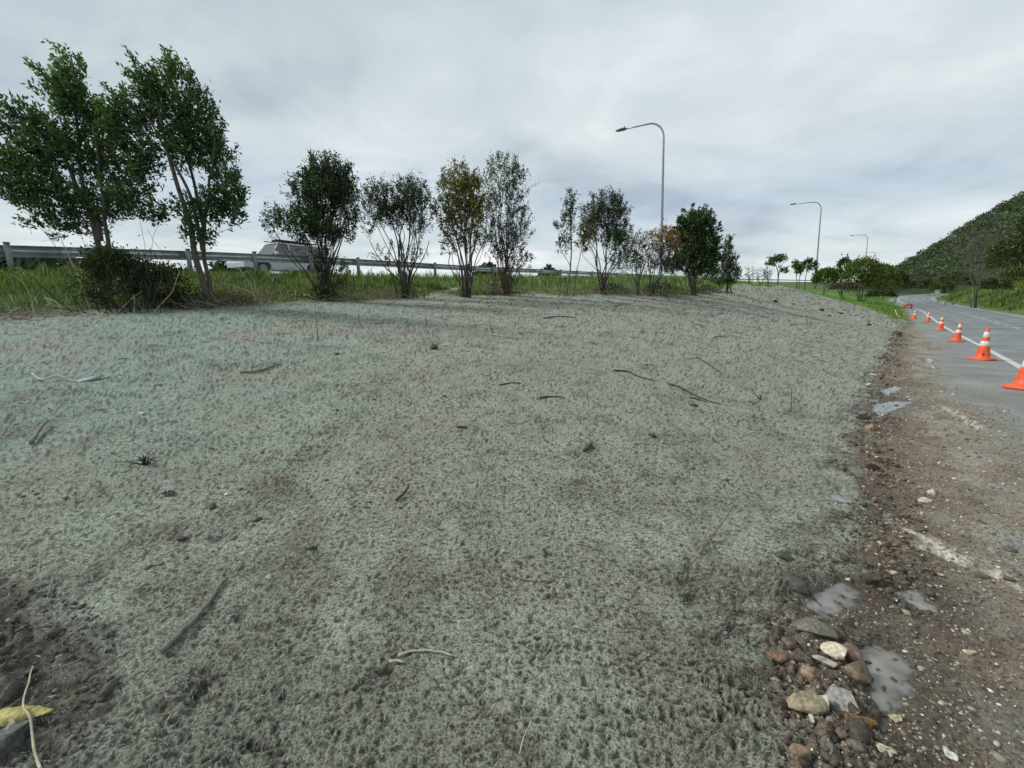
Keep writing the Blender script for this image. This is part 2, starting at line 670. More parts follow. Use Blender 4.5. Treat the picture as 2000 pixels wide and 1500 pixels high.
def surface(x, y, sp=None, full=False):
    """land height with relief; sp = mesh spacing used to fade relief finer than the mesh"""
    x = np.asarray(x, float).ravel()
    y = np.asarray(y, float).ravel()
    h, dl, dr = H(x, y, True)
    gravel, grass, bare, dt, dl = masks(x, y, dl)
    if sp is None:
        sp = np.zeros_like(x)

    def fade(lam):
        return np.clip((lam / (sp + 1e-6) - 2.0) / 1.5, 0, 1)
    seed = np.clip(1 - gravel - grass, 0, 1) * (1 - bare)
    # gentle undulation everywhere
    d = fbm(x * 0.7, y * 0.7, 3, 3) * 0.022 + fbm(x * 2.3, y * 2.3, 13, 2) * 0.016
    # sprayed fibre over rough soil: lumps with pits between them
    wx = noise2(x * 6, y * 6, 91) * 0.05
    wy = noise2(x * 6, y * 6, 92) * 0.05
    l1 = noise2((x + wx) * 10, (y + wy) * 12, 21)
    wx2 = noise2(x * 23, y * 23, 93) * 0.010
    wy2 = noise2(x * 23, y * 23, 94) * 0.010
    l2 = noise2((x + wx2) * 28, (y + wy2) * 34, 22)
    l3 = noise2((x + wx2) * 60, (y + wy2) * 68, 23)
    ck = sstep(0.42, 0.85, noise2((x + wx) * 6.5 + 3, (y + wy) * 9, 25) + 0.35 * l1)  # sunken cracks, also coloured dark to stand in for shadows of clods
    l4 = noise2(x * 130, y * 140, 24)
    patch = sstep(0.12, 0.75, fbm(x * 1.5 + 7, y * 1.5, 27, 3))
    bigl = fbm(x * 1.1 + 4, y * 1.1, 61, 3)
    rough = np.clip(0.80 + bigl * 0.55 + 0.45 * fbm(x * 4.3, y * 4.3, 62, 2), 0.25, 1.7)
    nearbar = 1 - sstep(0.0, 0.7, np.abs(dt))
    rough_s = rough * (1 + 0.8 * nearbar)
    a2, a3 = np.abs(l2), np.abs(l3)
    pit = sstep(0.24 - 0.08 * patch, 0.85, a2 + 0.35 * a3) + np.clip(-0.72 + 0.42 * patch - l1, 0, 1) * 1.5 + ck * 0.5
    ds = rough_s * (l1 * (0.005 + 0.008 * patch) * fade(0.1) + (0.25 - a2) * (0.014 + 0.008 * patch) * fade(0.024) + (0.25 - a3) * 0.010 * fade(0.015) + l4 * 0.0020 * fade(0.008) - np.clip(-0.72 + 0.42 * patch - l1, 0, 1) * 0.03 * fade(0.05) - ck * 0.022 * fade(0.05) + np.clip(bigl, 0, 1) * 0.01)
    # bare soil clods
    c1 = np.abs(noise2(x * 8 + wx * 30, y * 8, 41))
    c2 = np.abs(noise2(x * 19, y * 19 + wy * 30, 42))
    c3 = noise2(x * 50, y * 50, 43)
    db = (c1 * 0.05 - 0.015) * fade(0.12) + (c2 * 0.026 - 0.006) * fade(0.05) + c3 * 0.003 * fade(0.02)
    # gravel
    dgv = (l1 * 0.005 * fade(0.1) + (c1 - 0.25) * 0.012 * fade(0.1) + (c2 - 0.25) * 0.014 * fade(0.05) + l3 * 0.0040 * fade(0.02) + l4 * 0.0030 * fade(0.008))
    edge = nearbar ** 1.5 * sstep(-0.7, -0.1, dt) * (c1 * 0.045 * fade(0.12) + c2 * 0.030 * fade(0.05) - l3 * 0.004 * fade(0.02)) * (1 - grass)
    dgr = fbm(x * 3, y * 3, 51, 3) * 0.05
    d = d * (1 - gravel * 0.8) + ds * seed + db * bare + dgv * gravel + edge + dgr * grass * sstep(0, 0.5, -0 * x + 1)
    # quiet under the roads
    under = sstep(-1.75, -1.2, dl) * (1 - sstep(8.0, 8.4, dl))
    ragged = 0.05 + 0.018 * fbm(x * 2.2, y * 2.2, 71, 4)
    d = np.where(dl > -2.4, lerp(d, d * 0.4, under), d)
    hw = (1 - sstep(-0.5, 0.3, dr)) * sstep(-14, -12.5, dr)
    d *= (1 - hw)
    z = h + d
    wet = np.zeros_like(x)
    for P, lvl in PUDDLES:
        c = P[:, :2].mean(0)
        near = np.hypot(x - c[0], y - c[1]) < 3.0
        if not near.any():
            continue
        xx, yy = x[near], y[near]
        sd = poly_sd(xx, yy, P) + fbm(xx * 9, yy * 9, 81, 3) * 0.035
        zn = z[near]
        rim = 1 - sstep(0.06, 0.32, sd)
        zr = np.maximum(zn, lvl + 0.006 + np.clip(noise2(xx * 25, yy * 25, 83), -0.3, 1) * 0.012)
        zn = lerp(zn, zr, rim)
        ins = 1 - sstep(-0.05, 0.045, sd)
        zi = lvl - 0.017 + (l2[near] * 0.004 + np.clip(l1[near], 0, 1) * 0.006 + np.clip(c2[near] - 0.5, 0, 1) * 0.10 + l3[near] * 0.003)
        zn = lerp(zn, zi, ins)
        z[near] = zn
        wet[near] = np.maximum(wet[near], 1 - sstep(0.0, 0.38, sd + 0.1 * l1[near]))
    if full:
        return z, dict(gravel=gravel, grass=grass, bare=bare, seed=seed, patch=patch, pit=pit, l1=l1, l2=l2, l3=l3, l4=l4, c1=c1, c2=c2, big=bigl, dt=dt, dl=dl, wet=wet, nearbar=nearbar, dr=dr)
    return z


def S(x, y):
    return float(surface(np.array([x]), np.array([y]))[0])


def on(u, v, dz=0.0):
    p = gp(u, v)
    return np.array((p[0], p[1], S(p[0], p[1]) + dz))


# ------------------------------------------------------------------ ground sheet
STREAKS = [(np.array([gp(*q)[:2] for q in ps]), w) for ps, w in (
    (((1728, 1008), (1790, 1045), (1850, 1080), (1925, 1108), (2000, 1148), (2100, 1195)), 0.055),
    (((1800, 1070), (1860, 1095), (1900, 1100)), 0.05), (((1940, 1075), (1975, 1095)), 0.03), (((1835, 795), (1880, 812), (1905, 830)), 0.09), (((1815, 700), (1822, 720)), 0.05))]


def build_ground():
    rows = [0.25, 0.5, 0.7, 0.85]
    r = 0.95
    while r < 2000:
        rows.append(r)
        pix = r * r / (1.25 * 435) * 0.95
        r += max(0.0058, min(pix * 1.1, 0.018 * r, 3.0 if r < 150 else 6.0 if r < 350 else 60))
    rows = np.array(rows)
    ang = np.concatenate([np.linspace(-180, -66, 40)[:-1], np.linspace(-64, 62, 1000), np.linspace(64, 180, 40)[1:-1]])
    ang = np.radians(ang)
    na, nr = len(ang), len(rows)
    RR, AA = np.meshgrid(rows, ang, indexing='ij')
    x, y = (RR * np.sin(AA)).ravel(), (RR * np.cos(AA)).ravel()
    dr = np.gradient(rows)
    sp = np.maximum(np.repeat(dr, na), np.tile(np.gradient(ang), nr) * RR.ravel())
    z, m = surface(x, y, sp, True)
    rr = RR.ravel()
    # ---- albedo
    def mix(a, b, t):
        return a + (b - a) * t[:, None]
    one = np.ones((len(x), 3))
    tone = fbm(x * 0.55 + 3, y * 0.55 + 8, 101, 4)
    tone2 = fbm(x * 2.1, y * 2.1, 111, 4)
    leftness = sstep(0.5, -5.0, x + y * 0.15 + tone * 1.5)
    seedc = mix(one * (0.305, 0.320, 0.255), one * (0.245, 0.308, 0.260), leftness)
    seedc = mix(seedc, one * (0.27, 0.258, 0.212), sstep(0.0, 0.8, tone + tone2 * 0.5) * 0.7)
    thin = sstep(0.3, 1.0, -tone * 0.6 + tone2 * 0.7 + 0.55 * (1 - sstep(1.2, 4.5, y)) * sstep(-2, 0, y) * 1.35)  # patchy thin cover, plus foreground shade painted in as darker mulch
    seedc = mix(seedc, one * (0.18, 0.168, 0.135), thin * 0.6)  # darkens both thin cover and the painted foreground shade
    soil = mix(one * (0.045, 0.039, 0.032), one * (0.105, 0.086, 0.066), sstep(-0.3, 0.6, m['l1'] + m['l3'] * 0.4))
    pitm = sstep(0.12, 0.9, m['pit'] + thin * 0.15 + 0.22 * fbm(x * 4.3, y * 4.3, 62, 2))
    seedc = mix(seedc, soil * 1.0, pitm * 0.82)
    seedc = mix(seedc, seedc * 0.78, m['patch'] * 0.8)
    tops = (1 - sstep(0.0, 0.13, np.abs(m['l2']))) * 0.6 + (1 - sstep(0.0, 0.12, np.abs(m['l3']))) * 0.5
    seedc = mix(seedc, seedc * 1.32, np.clip(tops, 0, 1))
    # soil shows through near the toe
    expo = m['nearbar'] * sstep(-0.55, 0.0, m['dt']) * sstep(-0.2, 0.5, fbm(x * 4, y * 4, 121, 3) + (m['c1'] - 0.25) * 1.4)
    seedc = mix(seedc, soil * 1.1, expo * 0.8)
    g1 = fbm(x * 1.4, y * 1.4, 131, 4)
    g2 = fbm(x * 6, y * 6, 141, 4)
    grav = mix(one * (0.30, 0.238, 0.172), one * (0.38, 0.35, 0.28), sstep(-0.25, 0.7, g1 + g2 * 0.3))
    grav = mix(grav, one * (0.135, 0.092, 0.060), sstep(-0.05, 0.8, g2 - g1 * 0.5) * 0.68)
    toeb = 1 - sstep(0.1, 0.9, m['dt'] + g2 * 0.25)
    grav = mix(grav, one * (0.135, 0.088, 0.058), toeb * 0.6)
    tofar = sstep(-1.75, -1.0, m['dl'] + g2 * 0.4 + g1 * 0.25)
    grav = mix(grav, one * (0.28, 0.285, 0.265), tofar * 0.75)
    near_r = 1 - sstep(1.7, 2.7, y + g2 * 0.3)
    grav = mix(grav, one * (0.24, 0.232, 0.20), near_r * sstep(0.5, 0.9, m['dt']) * 0.75)
    chips = sstep(0.40, 0.70, m['l4'] * 0.7 + m['l3'] * 0.5)
    grav = mix(grav, one * (0.42, 0.39, 0.33), chips * 0.55)
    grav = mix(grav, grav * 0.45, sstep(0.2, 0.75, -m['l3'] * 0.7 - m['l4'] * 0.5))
    for P, wd in STREAKS:
        cc_ = P.mean(0)
        dd = np.full(len(x), 9.0)
        nb = np.hypot(x - cc_[0], y - cc_[1]) < 6
        dd[nb] = pdist(x[nb], y[nb], P)[0]
        k = (1 - sstep(wd * 0.3, wd * 1.5, np.abs(dd) + g2 * wd * 0.6)) * sstep(-0.5, 0.2, m['l2'] + m['l3'] + 0.3) * sstep(-0.75, 0.0, g2 + m['l1'] * 0.5)
        grav = mix(grav, one * (0.74, 0.70, 0.58), k * 0.92)
    bare = mix(soil * 1.5, one * (0.16, 0.14, 0.115), sstep(0.15, 0.6, m['c1'] + m['l3'] * 0.3))
    sp2 = sstep(0.2, 0.7, m['l2'] + tone2 * 0.6) * 0.5
    bare = mix(bare, seedc, sp2)
    gr = fbm(x * 0.8, y * 0.8, 151, 4)
    grassc = mix(one * (0.075, 0.14, 0.022), one * (0.12, 0.17, 0.04), sstep(-0.5, 0.5, gr))
    grassc = mix(grassc, one * (0.12, 0.10, 0.06), sstep(0.1, 0.7, tone2) * 0.5)
    mown = (x > 15) * (m['dl'] < 0) * (y < 120) * sstep(0.6, 1.6, np.abs(m['dr']))
    grassc = mix(grassc, mix(one * (0.12, 0.27, 0.025), one * (0.18, 0.31, 0.05), sstep(-0.4, 0.5, gr + m['l1'] * 0.3)), mown * 0.8)
    hillm = np.maximum(sstep(18, 24, m['dl']), sstep(150, 175, y))
    grassc = mix(grassc, one * (0.035, 0.055, 0.02), hillm)
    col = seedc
    col = mix(col, bare, m['bare'])
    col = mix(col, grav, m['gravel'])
    col = mix(col, grassc, m['grass'])
    lit = sstep(0.35, 0.9, 1 - np.abs(m['dt'] * 0 + 1)) * 0
    # dark litter under the row of trees
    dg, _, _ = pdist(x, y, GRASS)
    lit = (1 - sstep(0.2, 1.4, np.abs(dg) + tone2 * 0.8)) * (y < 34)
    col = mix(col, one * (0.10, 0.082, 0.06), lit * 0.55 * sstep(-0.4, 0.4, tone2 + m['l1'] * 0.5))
    col = mix(col, col * 0.55, np.clip(m['wet'], 0, 1) * m['gravel'])
    ii = np.arange(nr - 1)[:, None] * na
    jj = np.arange(na)[None]
    j2 = (jj + 1) % na
    f = np.stack([ii + jj, ii + na + jj, ii + na + j2, ii + j2], -1).reshape(-1, 4)
    ctr = len(x)
    V = np.vstack([np.column_stack([x, y, z]), (0, 0, S(0, 0))])
    fan = np.stack([np.full(na, ctr), jj[0], j2[0]], 1)
    colv = np.vstack([col, col[:1]])
    # ---- material
    mt, nt, b = nmat('ground_surface')
    N, L = nt.nodes.new, nt.links.new
    at = N('ShaderNodeAttribute')
    at.attribute_name = 'col'
    am = N('ShaderNodeAttribute')
    am.attribute_name = 'surf'
    sep = N('ShaderNodeSeparateColor')
    L(am.outputs['Color'], sep.inputs[0])
    tc = N('ShaderNodeTexCoord')
    n1 = N('ShaderNodeTexNoise')
    n1.inputs['Scale'].default_value = 46
    n1.inputs['Detail'].default_value = 7
    n1.inputs['Roughness'].default_value = 0.68
    n1.inputs['Distortion'].default_value = 0.6
    L(tc.outputs['Object'], n1.inputs['Vector'])
    n2 = N('ShaderNodeTexNoise')
    n2.inputs['Scale'].default_value = 150
    n2.inputs['Detail'].default_value = 5
    n2.inputs['Roughness'].default_value = 0.7
    n2.inputs['Distortion'].default_value = 1.5
    L(tc.outputs['Object'], n2.inputs['Vector'])
    # stretch: fibres seen as streaks; colour break-up from pale strands to dark gaps
    r1 = N('ShaderNodeValToRGB')
    e = r1.color_ramp.elements
    e[0].position, e[0].color = 0.37, (0.26, 0.23, 0.20, 1)
    e[1].position, e[1].color = 0.60, (1.30, 1.30, 1.30, 1)
    k = e.new(0.46)
    k.color = (0.98, 0.98, 0.98, 1)
    L(n1.outputs[0], r1.inputs[0])
    r2 = N('ShaderNodeValToRGB')
    e = r2.color_ramp.elements
    e[0].position, e[0].color = 0.36, (0.38, 0.37, 0.35, 1)
    e[1].position, e[1].color = 0.64, (1.6, 1.6, 1.58, 1)
    L(n2.outputs[0], r2.inputs[0])
    m1 = N('ShaderNodeMixRGB')
    m1.blend_type = 'MULTIPLY'
    m1.inputs[0].default_value = 0.85
    L(at.outputs['Color'], m1.inputs[1])
    L(r1.outputs[0], m1.inputs[2])
    m2 = N('ShaderNodeMixRGB')
    m2.blend_type = 'MULTIPLY'
    m2.inputs[0].default_value = 0.7
    L(m1.outputs[0], m2.inputs[1])
    L(r2.outputs[0], m2.inputs[2])
    wv = N('ShaderNodeVectorMath')
    wv.operation = 'MULTIPLY_ADD'
    L(n1.outputs['Color'], wv.inputs[0])
    wv.inputs[1].default_value = (0.022, 0.022, 0.022)
    L(tc.outputs['Object'], wv.inputs[2])
    vo = N('ShaderNodeTexVoronoi')
    vo.feature = 'DISTANCE_TO_EDGE'
    vo.inputs['Scale'].default_value = 62
    L(wv.outputs[0], vo.inputs['Vector'])
    vr = N('ShaderNodeValToRGB')
    e = vr.color_ramp.elements
    e[0].position, e[0].color = 0.02, (1.42, 1.42, 1.40, 1)
    e[1].position, e[1].color = 0.34, (0.34, 0.32, 0.29, 1)
    k = e.new(0.12)
    k.color = (1.0, 1.0, 1.0, 1)
    L(vo.outputs['Distance'], vr.inputs[0])
    m3 = N('ShaderNodeMixRGB')
    m3.blend_type = 'MULTIPLY'
    wq = N('ShaderNodeMath')
    wq.operation = 'MULTIPLY'
    wq.inputs[1].default_value = 0.75
    L(sep.outputs[1], wq.inputs[0])
    L(wq.outputs[0], m3.inputs[0])
    L(m2.outputs[0], m3.inputs[1])
    L(vr.outputs[0], m3.inputs[2])
    L(m3.outputs[0], b.inputs['Base Color'])
    bp = N('ShaderNodeBump')
    bp.inputs['Strength'].default_value = 0.9
    bp.inputs['Distance'].default_value = 0.02
    L(n1.outputs[0], bp.inputs['Height'])
    bp2 = N('ShaderNodeBump')
    bp2.inputs['Strength'].default_value = 0.9
    bp2.inputs['Distance'].default_value = 0.004
    L(n2.outputs[0], bp2.inputs['Height'])
    L(bp.outputs[0], bp2.inputs['Normal'])
    L(bp2.outputs[0], b.inputs['Normal'])
    rg = N('ShaderNodeMapRange')
    rg.inputs[3].default_value = 0.92
    rg.inputs[4].default_value = 0.30
    L(sep.outputs[0], rg.inputs[0])
    L(rg.outputs[0], b.inputs['Roughness'])
    b.inputs['Specular IOR Level'].default_value = 0.4
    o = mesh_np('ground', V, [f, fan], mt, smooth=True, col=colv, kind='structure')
    a = o.data.color_attributes.new('surf', 'FLOAT_COLOR', 'POINT')
    wet = np.clip(m['wet'] * 1.0, 0, 1) * 0.9 + m['gravel'] * 0.32 * sstep(-0.2, 0.6, g1 + 0.2) + m['seed'] * 0.06
    s4 = np.zeros((len(V), 4), np.float32)
    s4[:-1, 0] = np.clip(wet, 0, 1)
    s4[:-1, 1] = m['seed']
    s4[:, 3] = 1
    a.data.foreach_set('color', s4.ravel())
    print('ground', len(V), 'rows', nr)


build_ground()

# ------------------------------------------------------------------ puddles
mw, nt, b = nmat('puddle_water')
b.inputs['Base Color'].default_value = (0.23, 0.215, 0.195, 1)
b.inputs['Roughness'].default_value = 0.06
b.inputs['IOR'].default_value = 1.5
b.inputs['Specular IOR Level'].default_value = 1.0
nz = nt.nodes.new('ShaderNodeTexNoise')
nz.inputs['Scale'].default_value = 18
nz.inputs['Detail'].default_value = 3
tcw = nt.nodes.new('ShaderNodeTexCoord')
nt.links.new(tcw.outputs['Object'], nz.inputs['Vector'])
bw = nt.nodes.new('ShaderNodeBump')
bw.inputs['Strength'].default_value = 0.12
bw.inputs['Distance'].default_value = 0.004
nt.links.new(nz.outputs[0], bw.inputs['Height'])
nt.links.new(bw.outputs[0], b.inputs['Normal'])
nm_ = nt.nodes.new('ShaderNodeTexNoise')
nm_.inputs['Scale'].default_value = 7
nm_.inputs['Detail'].default_value = 6
nt.links.new(tcw.outputs['Object'], nm_.inputs['Vector'])
rm_ = nt.nodes.new('ShaderNodeValToRGB')
rm_.color_ramp.elements[0].position, rm_.color_ramp.elements[0].color = 0.35, (0.13, 0.115, 0.095, 1)
rm_.color_ramp.elements[1].position, rm_.color_ramp.elements[1].color = 0.65, (0.27, 0.25, 0.225, 1)
nt.links.new(nm_.outputs[0], rm_.inputs[0])
nt.links.new(rm_.outputs[0], b.inputs['Base Color'])
at = nt.nodes.new('ShaderNodeAttribute')
at.attribute_name = 'col'
sp_ = nt.nodes.new('ShaderNodeSeparateColor')
nt.links.new(at.outputs['Color'], sp_.inputs[0])
tb = nt.nodes.new('ShaderNodeBsdfTransparent')
mxw = nt.nodes.new('ShaderNodeMixShader')
nt.links.new(sp_.outputs[0], mxw.inputs[0])
nt.links.new(tb.outputs[0], mxw.inputs[1])
nt.links.new(b.outputs[0], mxw.inputs[2])
nt.links.new(mxw.outputs[0], nt.nodes['Material Output'].inputs[0])
for P, lvl in PUDDLES:
    lo, hi = P[:, :2].min(0) - 0.15, P[:, :2].max(0) + 0.15
    st = max(0.014, (hi - lo).max() / 120)
    gx, gy = np.meshgrid(np.arange(lo[0], hi[0], st), np.arange(lo[1], hi[1], st), indexing='ij')
    zt = surface(gx.ravel(), gy.ravel(), np.full(gx.size, 0.006))
    dep = lvl - zt
    al = sstep(-0.002, 0.016, dep)
    keep = dep.reshape(gx.shape) > -0.012
    cell = keep[:-1, :-1] | keep[1:, :-1] | keep[:-1, 1:] | keep[1:, 1:]
    sdp = (poly_sd(gx.ravel(), gy.ravel(), P) < 0.14).reshape(gx.shape)
    cell &= sdp[:-1, :-1]
    ii, jj = np.nonzero(cell)
    ny = gx.shape[1]
    f = np.stack([ii * ny + jj, (ii + 1) * ny + jj, (ii + 1) * ny + jj + 1, ii * ny + jj + 1], 1)
    used, inv = np.unique(f, return_inverse=True)
    V = np.column_stack([gx.ravel(), gy.ravel(), np.full(gx.size, lvl)])[used]
    a3_ = np.repeat(al[used][:, None], 3, axis=1)
    mesh_np('puddle', V, inv.reshape(-1, 4), mw, col=a3_, kind='structure')

# ------------------------------------------------------------------ roads
def road_mat(name, base, wet):
    m, nt, b = nmat(name)
    N, L = nt.nodes.new, nt.links.new
    tc = N('ShaderNodeTexCoord')
    n1 = N('ShaderNodeTexNoise')
    n1.inputs['Scale'].default_value = 0.8
    n1.inputs['Detail'].default_value = 8
    n1.inputs['Roughness'].default_value = 0.6
    L(tc.outputs['Object'], n1.inputs['Vector'])
    n2 = N('ShaderNodeTexNoise')
    n2.inputs['Scale'].default_value = 60
    n2.inputs['Detail'].default_value = 4
    n2.inputs['Roughness'].default_value = 0.8
    L(tc.outputs['Object'], n2.inputs['Vector'])
    r = N('ShaderNodeValToRGB')
    e = r.color_ramp.elements
    e[0].position, e[0].color = 0.35, tuple(c * 0.8 for c in base) + (1,)
    e[1].position, e[1].color = 0.68, tuple(c * 1.3 for c in base) + (1,)
    L(n1.outputs[0], r.inputs[0])
    r2 = N('ShaderNodeValToRGB')
    e = r2.color_ramp.elements
    e[0].position, e[0].color = 0.36, (0.45, 0.45, 0.45, 1)
    e[1].position, e[1].color = 0.66, (1.7, 1.7, 1.65, 1)
    L(n2.outputs[0], r2.inputs[0])
    mx = N('ShaderNodeMixRGB')
    mx.blend_type = 'MULTIPLY'
    mx.inputs[0].default_value = 0.9
    L(r.outputs[0], mx.inputs[1])
    L(r2.outputs[0], mx.inputs[2])
    at = N('ShaderNodeAttribute')
    at.attribute_name = 'col'
    my = N('ShaderNodeMixRGB')
    my.blend_type = 'MULTIPLY'
    my.inputs[0].default_value = 1.0
    L(mx.outputs[0], my.inputs[1])
    L(at.outputs['Color'], my.inputs[2])
    L(my.outputs[0], b.inputs['Base Color'])
    b.inputs['Roughness'].default_value = wet
    bp = N('ShaderNodeBump')
    bp.inputs['Distance'].default_value = 0.006
    bp.inputs['Strength'].default_value = 0.7
    L(n2.outputs[0], bp.inputs['Height'])
    L(bp.outputs[0], b.inputs['Normal'])
    return m


def ribbon(name, P, o0, o1, mat, dz=0.0, ncol=4, jag=0.0, i0=0, i1=None, parent=None, kind='structure', crown=0.0):
    P = np.asarray(P)
    nn = path_frame(P)
    P, nn = P[i0:i1], nn[i0:i1]
    offs = np.linspace(o0, o1, ncol)
    v = []
    for k, o in enumerate(offs):
        oo = np.full(len(P), o)
        if jag and k == 0:
            oo = oo + noise2(np.arange(len(P)) * 0.6, np.zeros(len(P)), 5) * jag
        zc = P[:, 2] + dz + crown * (1 - ((o - ROADW / 2) / (ROADW / 2 + 1)) ** 2)
        v.append(np.column_stack([P[:, 0] + nn[:, 0] * oo, P[:, 1] + nn[:, 1] * oo, zc]))
    v = np.stack(v, 1).reshape(-1, 3)
    i = np.arange(len(P) - 1)[:, None] * ncol
    j = np.arange(ncol - 1)[None]
    f = np.stack([i + j, i + j + 1, i + ncol + j + 1, i + ncol + j], -1).reshape(-1, 4)
    o_ = np.tile(offs, len(P))
    col = np.ones((len(v), 3))
    trk = sum(np.exp(-((o_ - c_) / 0.38) ** 2) for c_ in (0.95, 2.65, 4.55, 6.25))
    sn = np.repeat(np.arange(len(P)) * 0.6, ncol)
    col *= (1 - 0.20 * trk * (0.7 + 0.5 * noise2(sn * 0.12, o_ * 0.3, 12)) + 0.12 * fbm(sn * 0.4, o_ * 1.2, 14, 3))[:, None]
    dust = (1 - sstep(-1.5, 0.1, o_ + 0.5 * fbm(sn * 0.5, o_, 15, 3)))[:, None]
    col = col * (1 - dust) + np.array((1.25, 1.17, 1.02)) * (0.85 + 0.2 * noise2(sn * 1.5, o_ * 3, 18))[:, None] * dust
    return mesh_np(name, v, f, mat, parent, kind=kind, smooth=True, col=np.clip(col, 0.3, 1.8))


m_road = road_mat('chipseal', (0.205, 0.213, 0.217), 0.6)
m_hwy = road_mat('asphalt', (0.07, 0.07, 0.072), 0.6)
m_paint = simple_mat('road_paint', (0.62, 0.61, 0.55), 0.6, var=0.25, scale=14)
ELf = catmull(EL, 0.6)
ribbon('road', ELf, -2.0, ROADW + 0.9, m_road, 0.0, 32, jag=0.25)
mk = ribbon('edge_line', ELf, -0.07, 0.10, m_paint, 0.006, 2)
mk = ribbon('edge_line', ELf, ROADW - 0.07, ROADW + 0.07, m_paint, 0.006, 2)
arc = np.concatenate([[0], np.cumsum(np.linalg.norm(np.diff(ELf, axis=0), axis=1))])
s0 = np.interp(24.0, [0, 1], [0, 1]) if False else 0
s = 20.0
while s < arc[-1] - 10:
    i0, i1 = np.searchsorted(arc, s), np.searchsorted(arc, s + 2.4)
    ribbon('lane_dash', ELf, ROADW / 2 - 0.06, ROADW / 2 + 0.06, m_paint, 0.006, 2, i0=i0, i1=i1 + 1)
    i0 = np.searchsorted(arc, s + 5.0)
    ribbon('lane_marker', ELf, ROADW / 2 - 0.09, ROADW / 2 + 0.09, m_paint, 0.008, 2, i0=i0, i1=i0 + 2)
    s += 8.0
# patch seams in the seal
m_seam = simple_mat('bitumen_seam', (0.05, 0.05, 0.052), 0.4, var=0.3)
i0 = np.searchsorted(arc, arc[np.argmin(np.hypot(ELf[:, 0] - 24, ELf[:, 1] - 25))])
nf = path_frame(ELf)
for k, (a, bb) in enumerate(((0, 1), (9, 8))):
    p, q = ELf[i0 + a], ELf[i0 + a + bb]
    p = p + np.append(nf[i0] * -0.2, 0)
    q = q + np.append(nf[i0] * 6.8, 0)
    t = np.linspace(0, 1, 14)[:, None]
    pts = p + (q - p) * t + np.column_stack([noise2(t[:, 0] * 7, t[:, 0] * 0, k) * 0.15, t[:, 0] * 0, t[:, 0] * 0])
    ribbon('tar_seam', pts, -0.06, 0.06, m_seam, 0.005, 2)
HW = catmull(RAIL_BASE, 3.0)
ribbon('highway', HW, -12.5, -0.5, m_hwy, 0.0, 4)

# ------------------------------------------------------------------ guard rail
m_galv = simple_mat('galvanised_steel', (0.50, 0.53, 0.55), 0.38, metal=0.6, var=0.28, scale=5)
m_galv2 = simple_mat('dull_galvanised_steel', (0.30, 0.31, 0.32), 0.6, metal=0.4, var=0.3, scale=12)
RT = catmull(RAIL_TOP, 0.5)
arcR = np.concatenate([[0], np.cumsum(np.linalg.norm(np.diff(RT, axis=0), axis=1))])


def at_arc(s):
    return np.array([np.interp(s, arcR, RT[:, k]) for k in range(3)])


g = empty('guardrail', at_arc(12) - np.array((0, 0, 0.76)))
tag(g, 'galvanised steel W-beam guardrail running along the highway behind the trees', 'guardrail')
gb = np.array(g.location)
PW = [(0.0, 0.0), (0.03, -0.01), (0.082, -0.055), (0.082, -0.085), (0.012, -0.135), (0.012, -0.175), (0.082, -0.225), (0.082, -0.255), (0.03, -0.30), (0.0, -0.31)]
s = 0.0
L_B = 4.0
total = arcR[-1]
kk = 0
while s < total - 4:
    a, bq = at_arc(s), at_arc(min(s + L_B + 0.25, total))
    dirv = (bq - a) / np.linalg.norm(bq - a)
    side = np.array((dirv[1], -dirv[0], 0))
    side /= np.linalg.norm(side)
    prof = np.array(PW)
    off = 0.004 * (kk % 2)
    pv = []
    for base in (a, bq):
        for (o, zq) in PW:
            pv.append(base - side * (o + off - 0.0) + np.array((0, 0, zq)))
        for (o, zq) in PW[::-1]:
            pv.append(base - side * (o + off - 0.006) + np.array((0, 0, zq)))
    n = len(PW) * 2
    j = np.arange(n)
    f = np.stack([j, (j + 1) % n, n + (j + 1) % n, n + j], 1)
    ends = np.array([(i, i + 1, n - 2 - i, n - 1 - i) for i in range(len(PW) - 1)])
    mesh_np('rail_beam', np.array(pv) - gb, [f, ends[:, ::-1], ends + n], m_galv, g)
    s += L_B
    kk += 1
# posts
_dy = CP * (RT[:, 1]) - SP * (RT[:, 2] - EYE)
_uu = 1000 + F * RT[:, 0] / _dy
POST_U = [-330, -150, 11, 200, 364, 494, 605, 696, 776, 847, 908, 962, 1012, 1056, 1093, 1126, 1155, 1181, 1204, 1225, 1244, 1261, 1277, 1292, 1306, 1319, 1331, 1342, 1353, 1363, 1373, 1382, 1391, 1399, 1407]
post_mesh = None
for pu in POST_U:
    s = float(np.interp(pu, _uu, arcR))
    a = at_arc(s)
    b2 = at_arc(s + 0.5)
    rz = math.atan2(b2[1] - a[1], b2[0] - a[0])
    side = np.array((math.sin(rz), -math.cos(rz), 0))
    pos = a + side * 0.10 - np.array((0, 0, 0)) - gb
    if post_mesh is None:
        mb = MB()
        mb.box((0, -0.05, -0.45), (0.11, 0.010, 1.0))
        mb.box((0, 0.05, -0.45), (0.11, 0.010, 1.0))
        mb.box((0, 0.0, -0.45), (0.010, 0.088, 1.0))
        mb.box((0, -0.02, 0.057), (0.13, 0.15, 0.012))
        po = mb.build('post', m_galv2, g)
        post_mesh = po.data
        mb = MB()
        mb.box((0, 0.085, -0.16), (0.12, 0.055, 0.30))
        bo = mb.build('spacer_block', m_galv2, po)
        blk = bo.data
    else:
        po = bpy.data.objects.new('post', post_mesh)
        C.objects.link(po)
        po.parent = g
        bo = bpy.data.objects.new('spacer_block', blk)
        C.objects.link(bo)
        bo.parent = po
    po.location = tuple(pos)
    po.rotation_euler = (0, 0, rz)

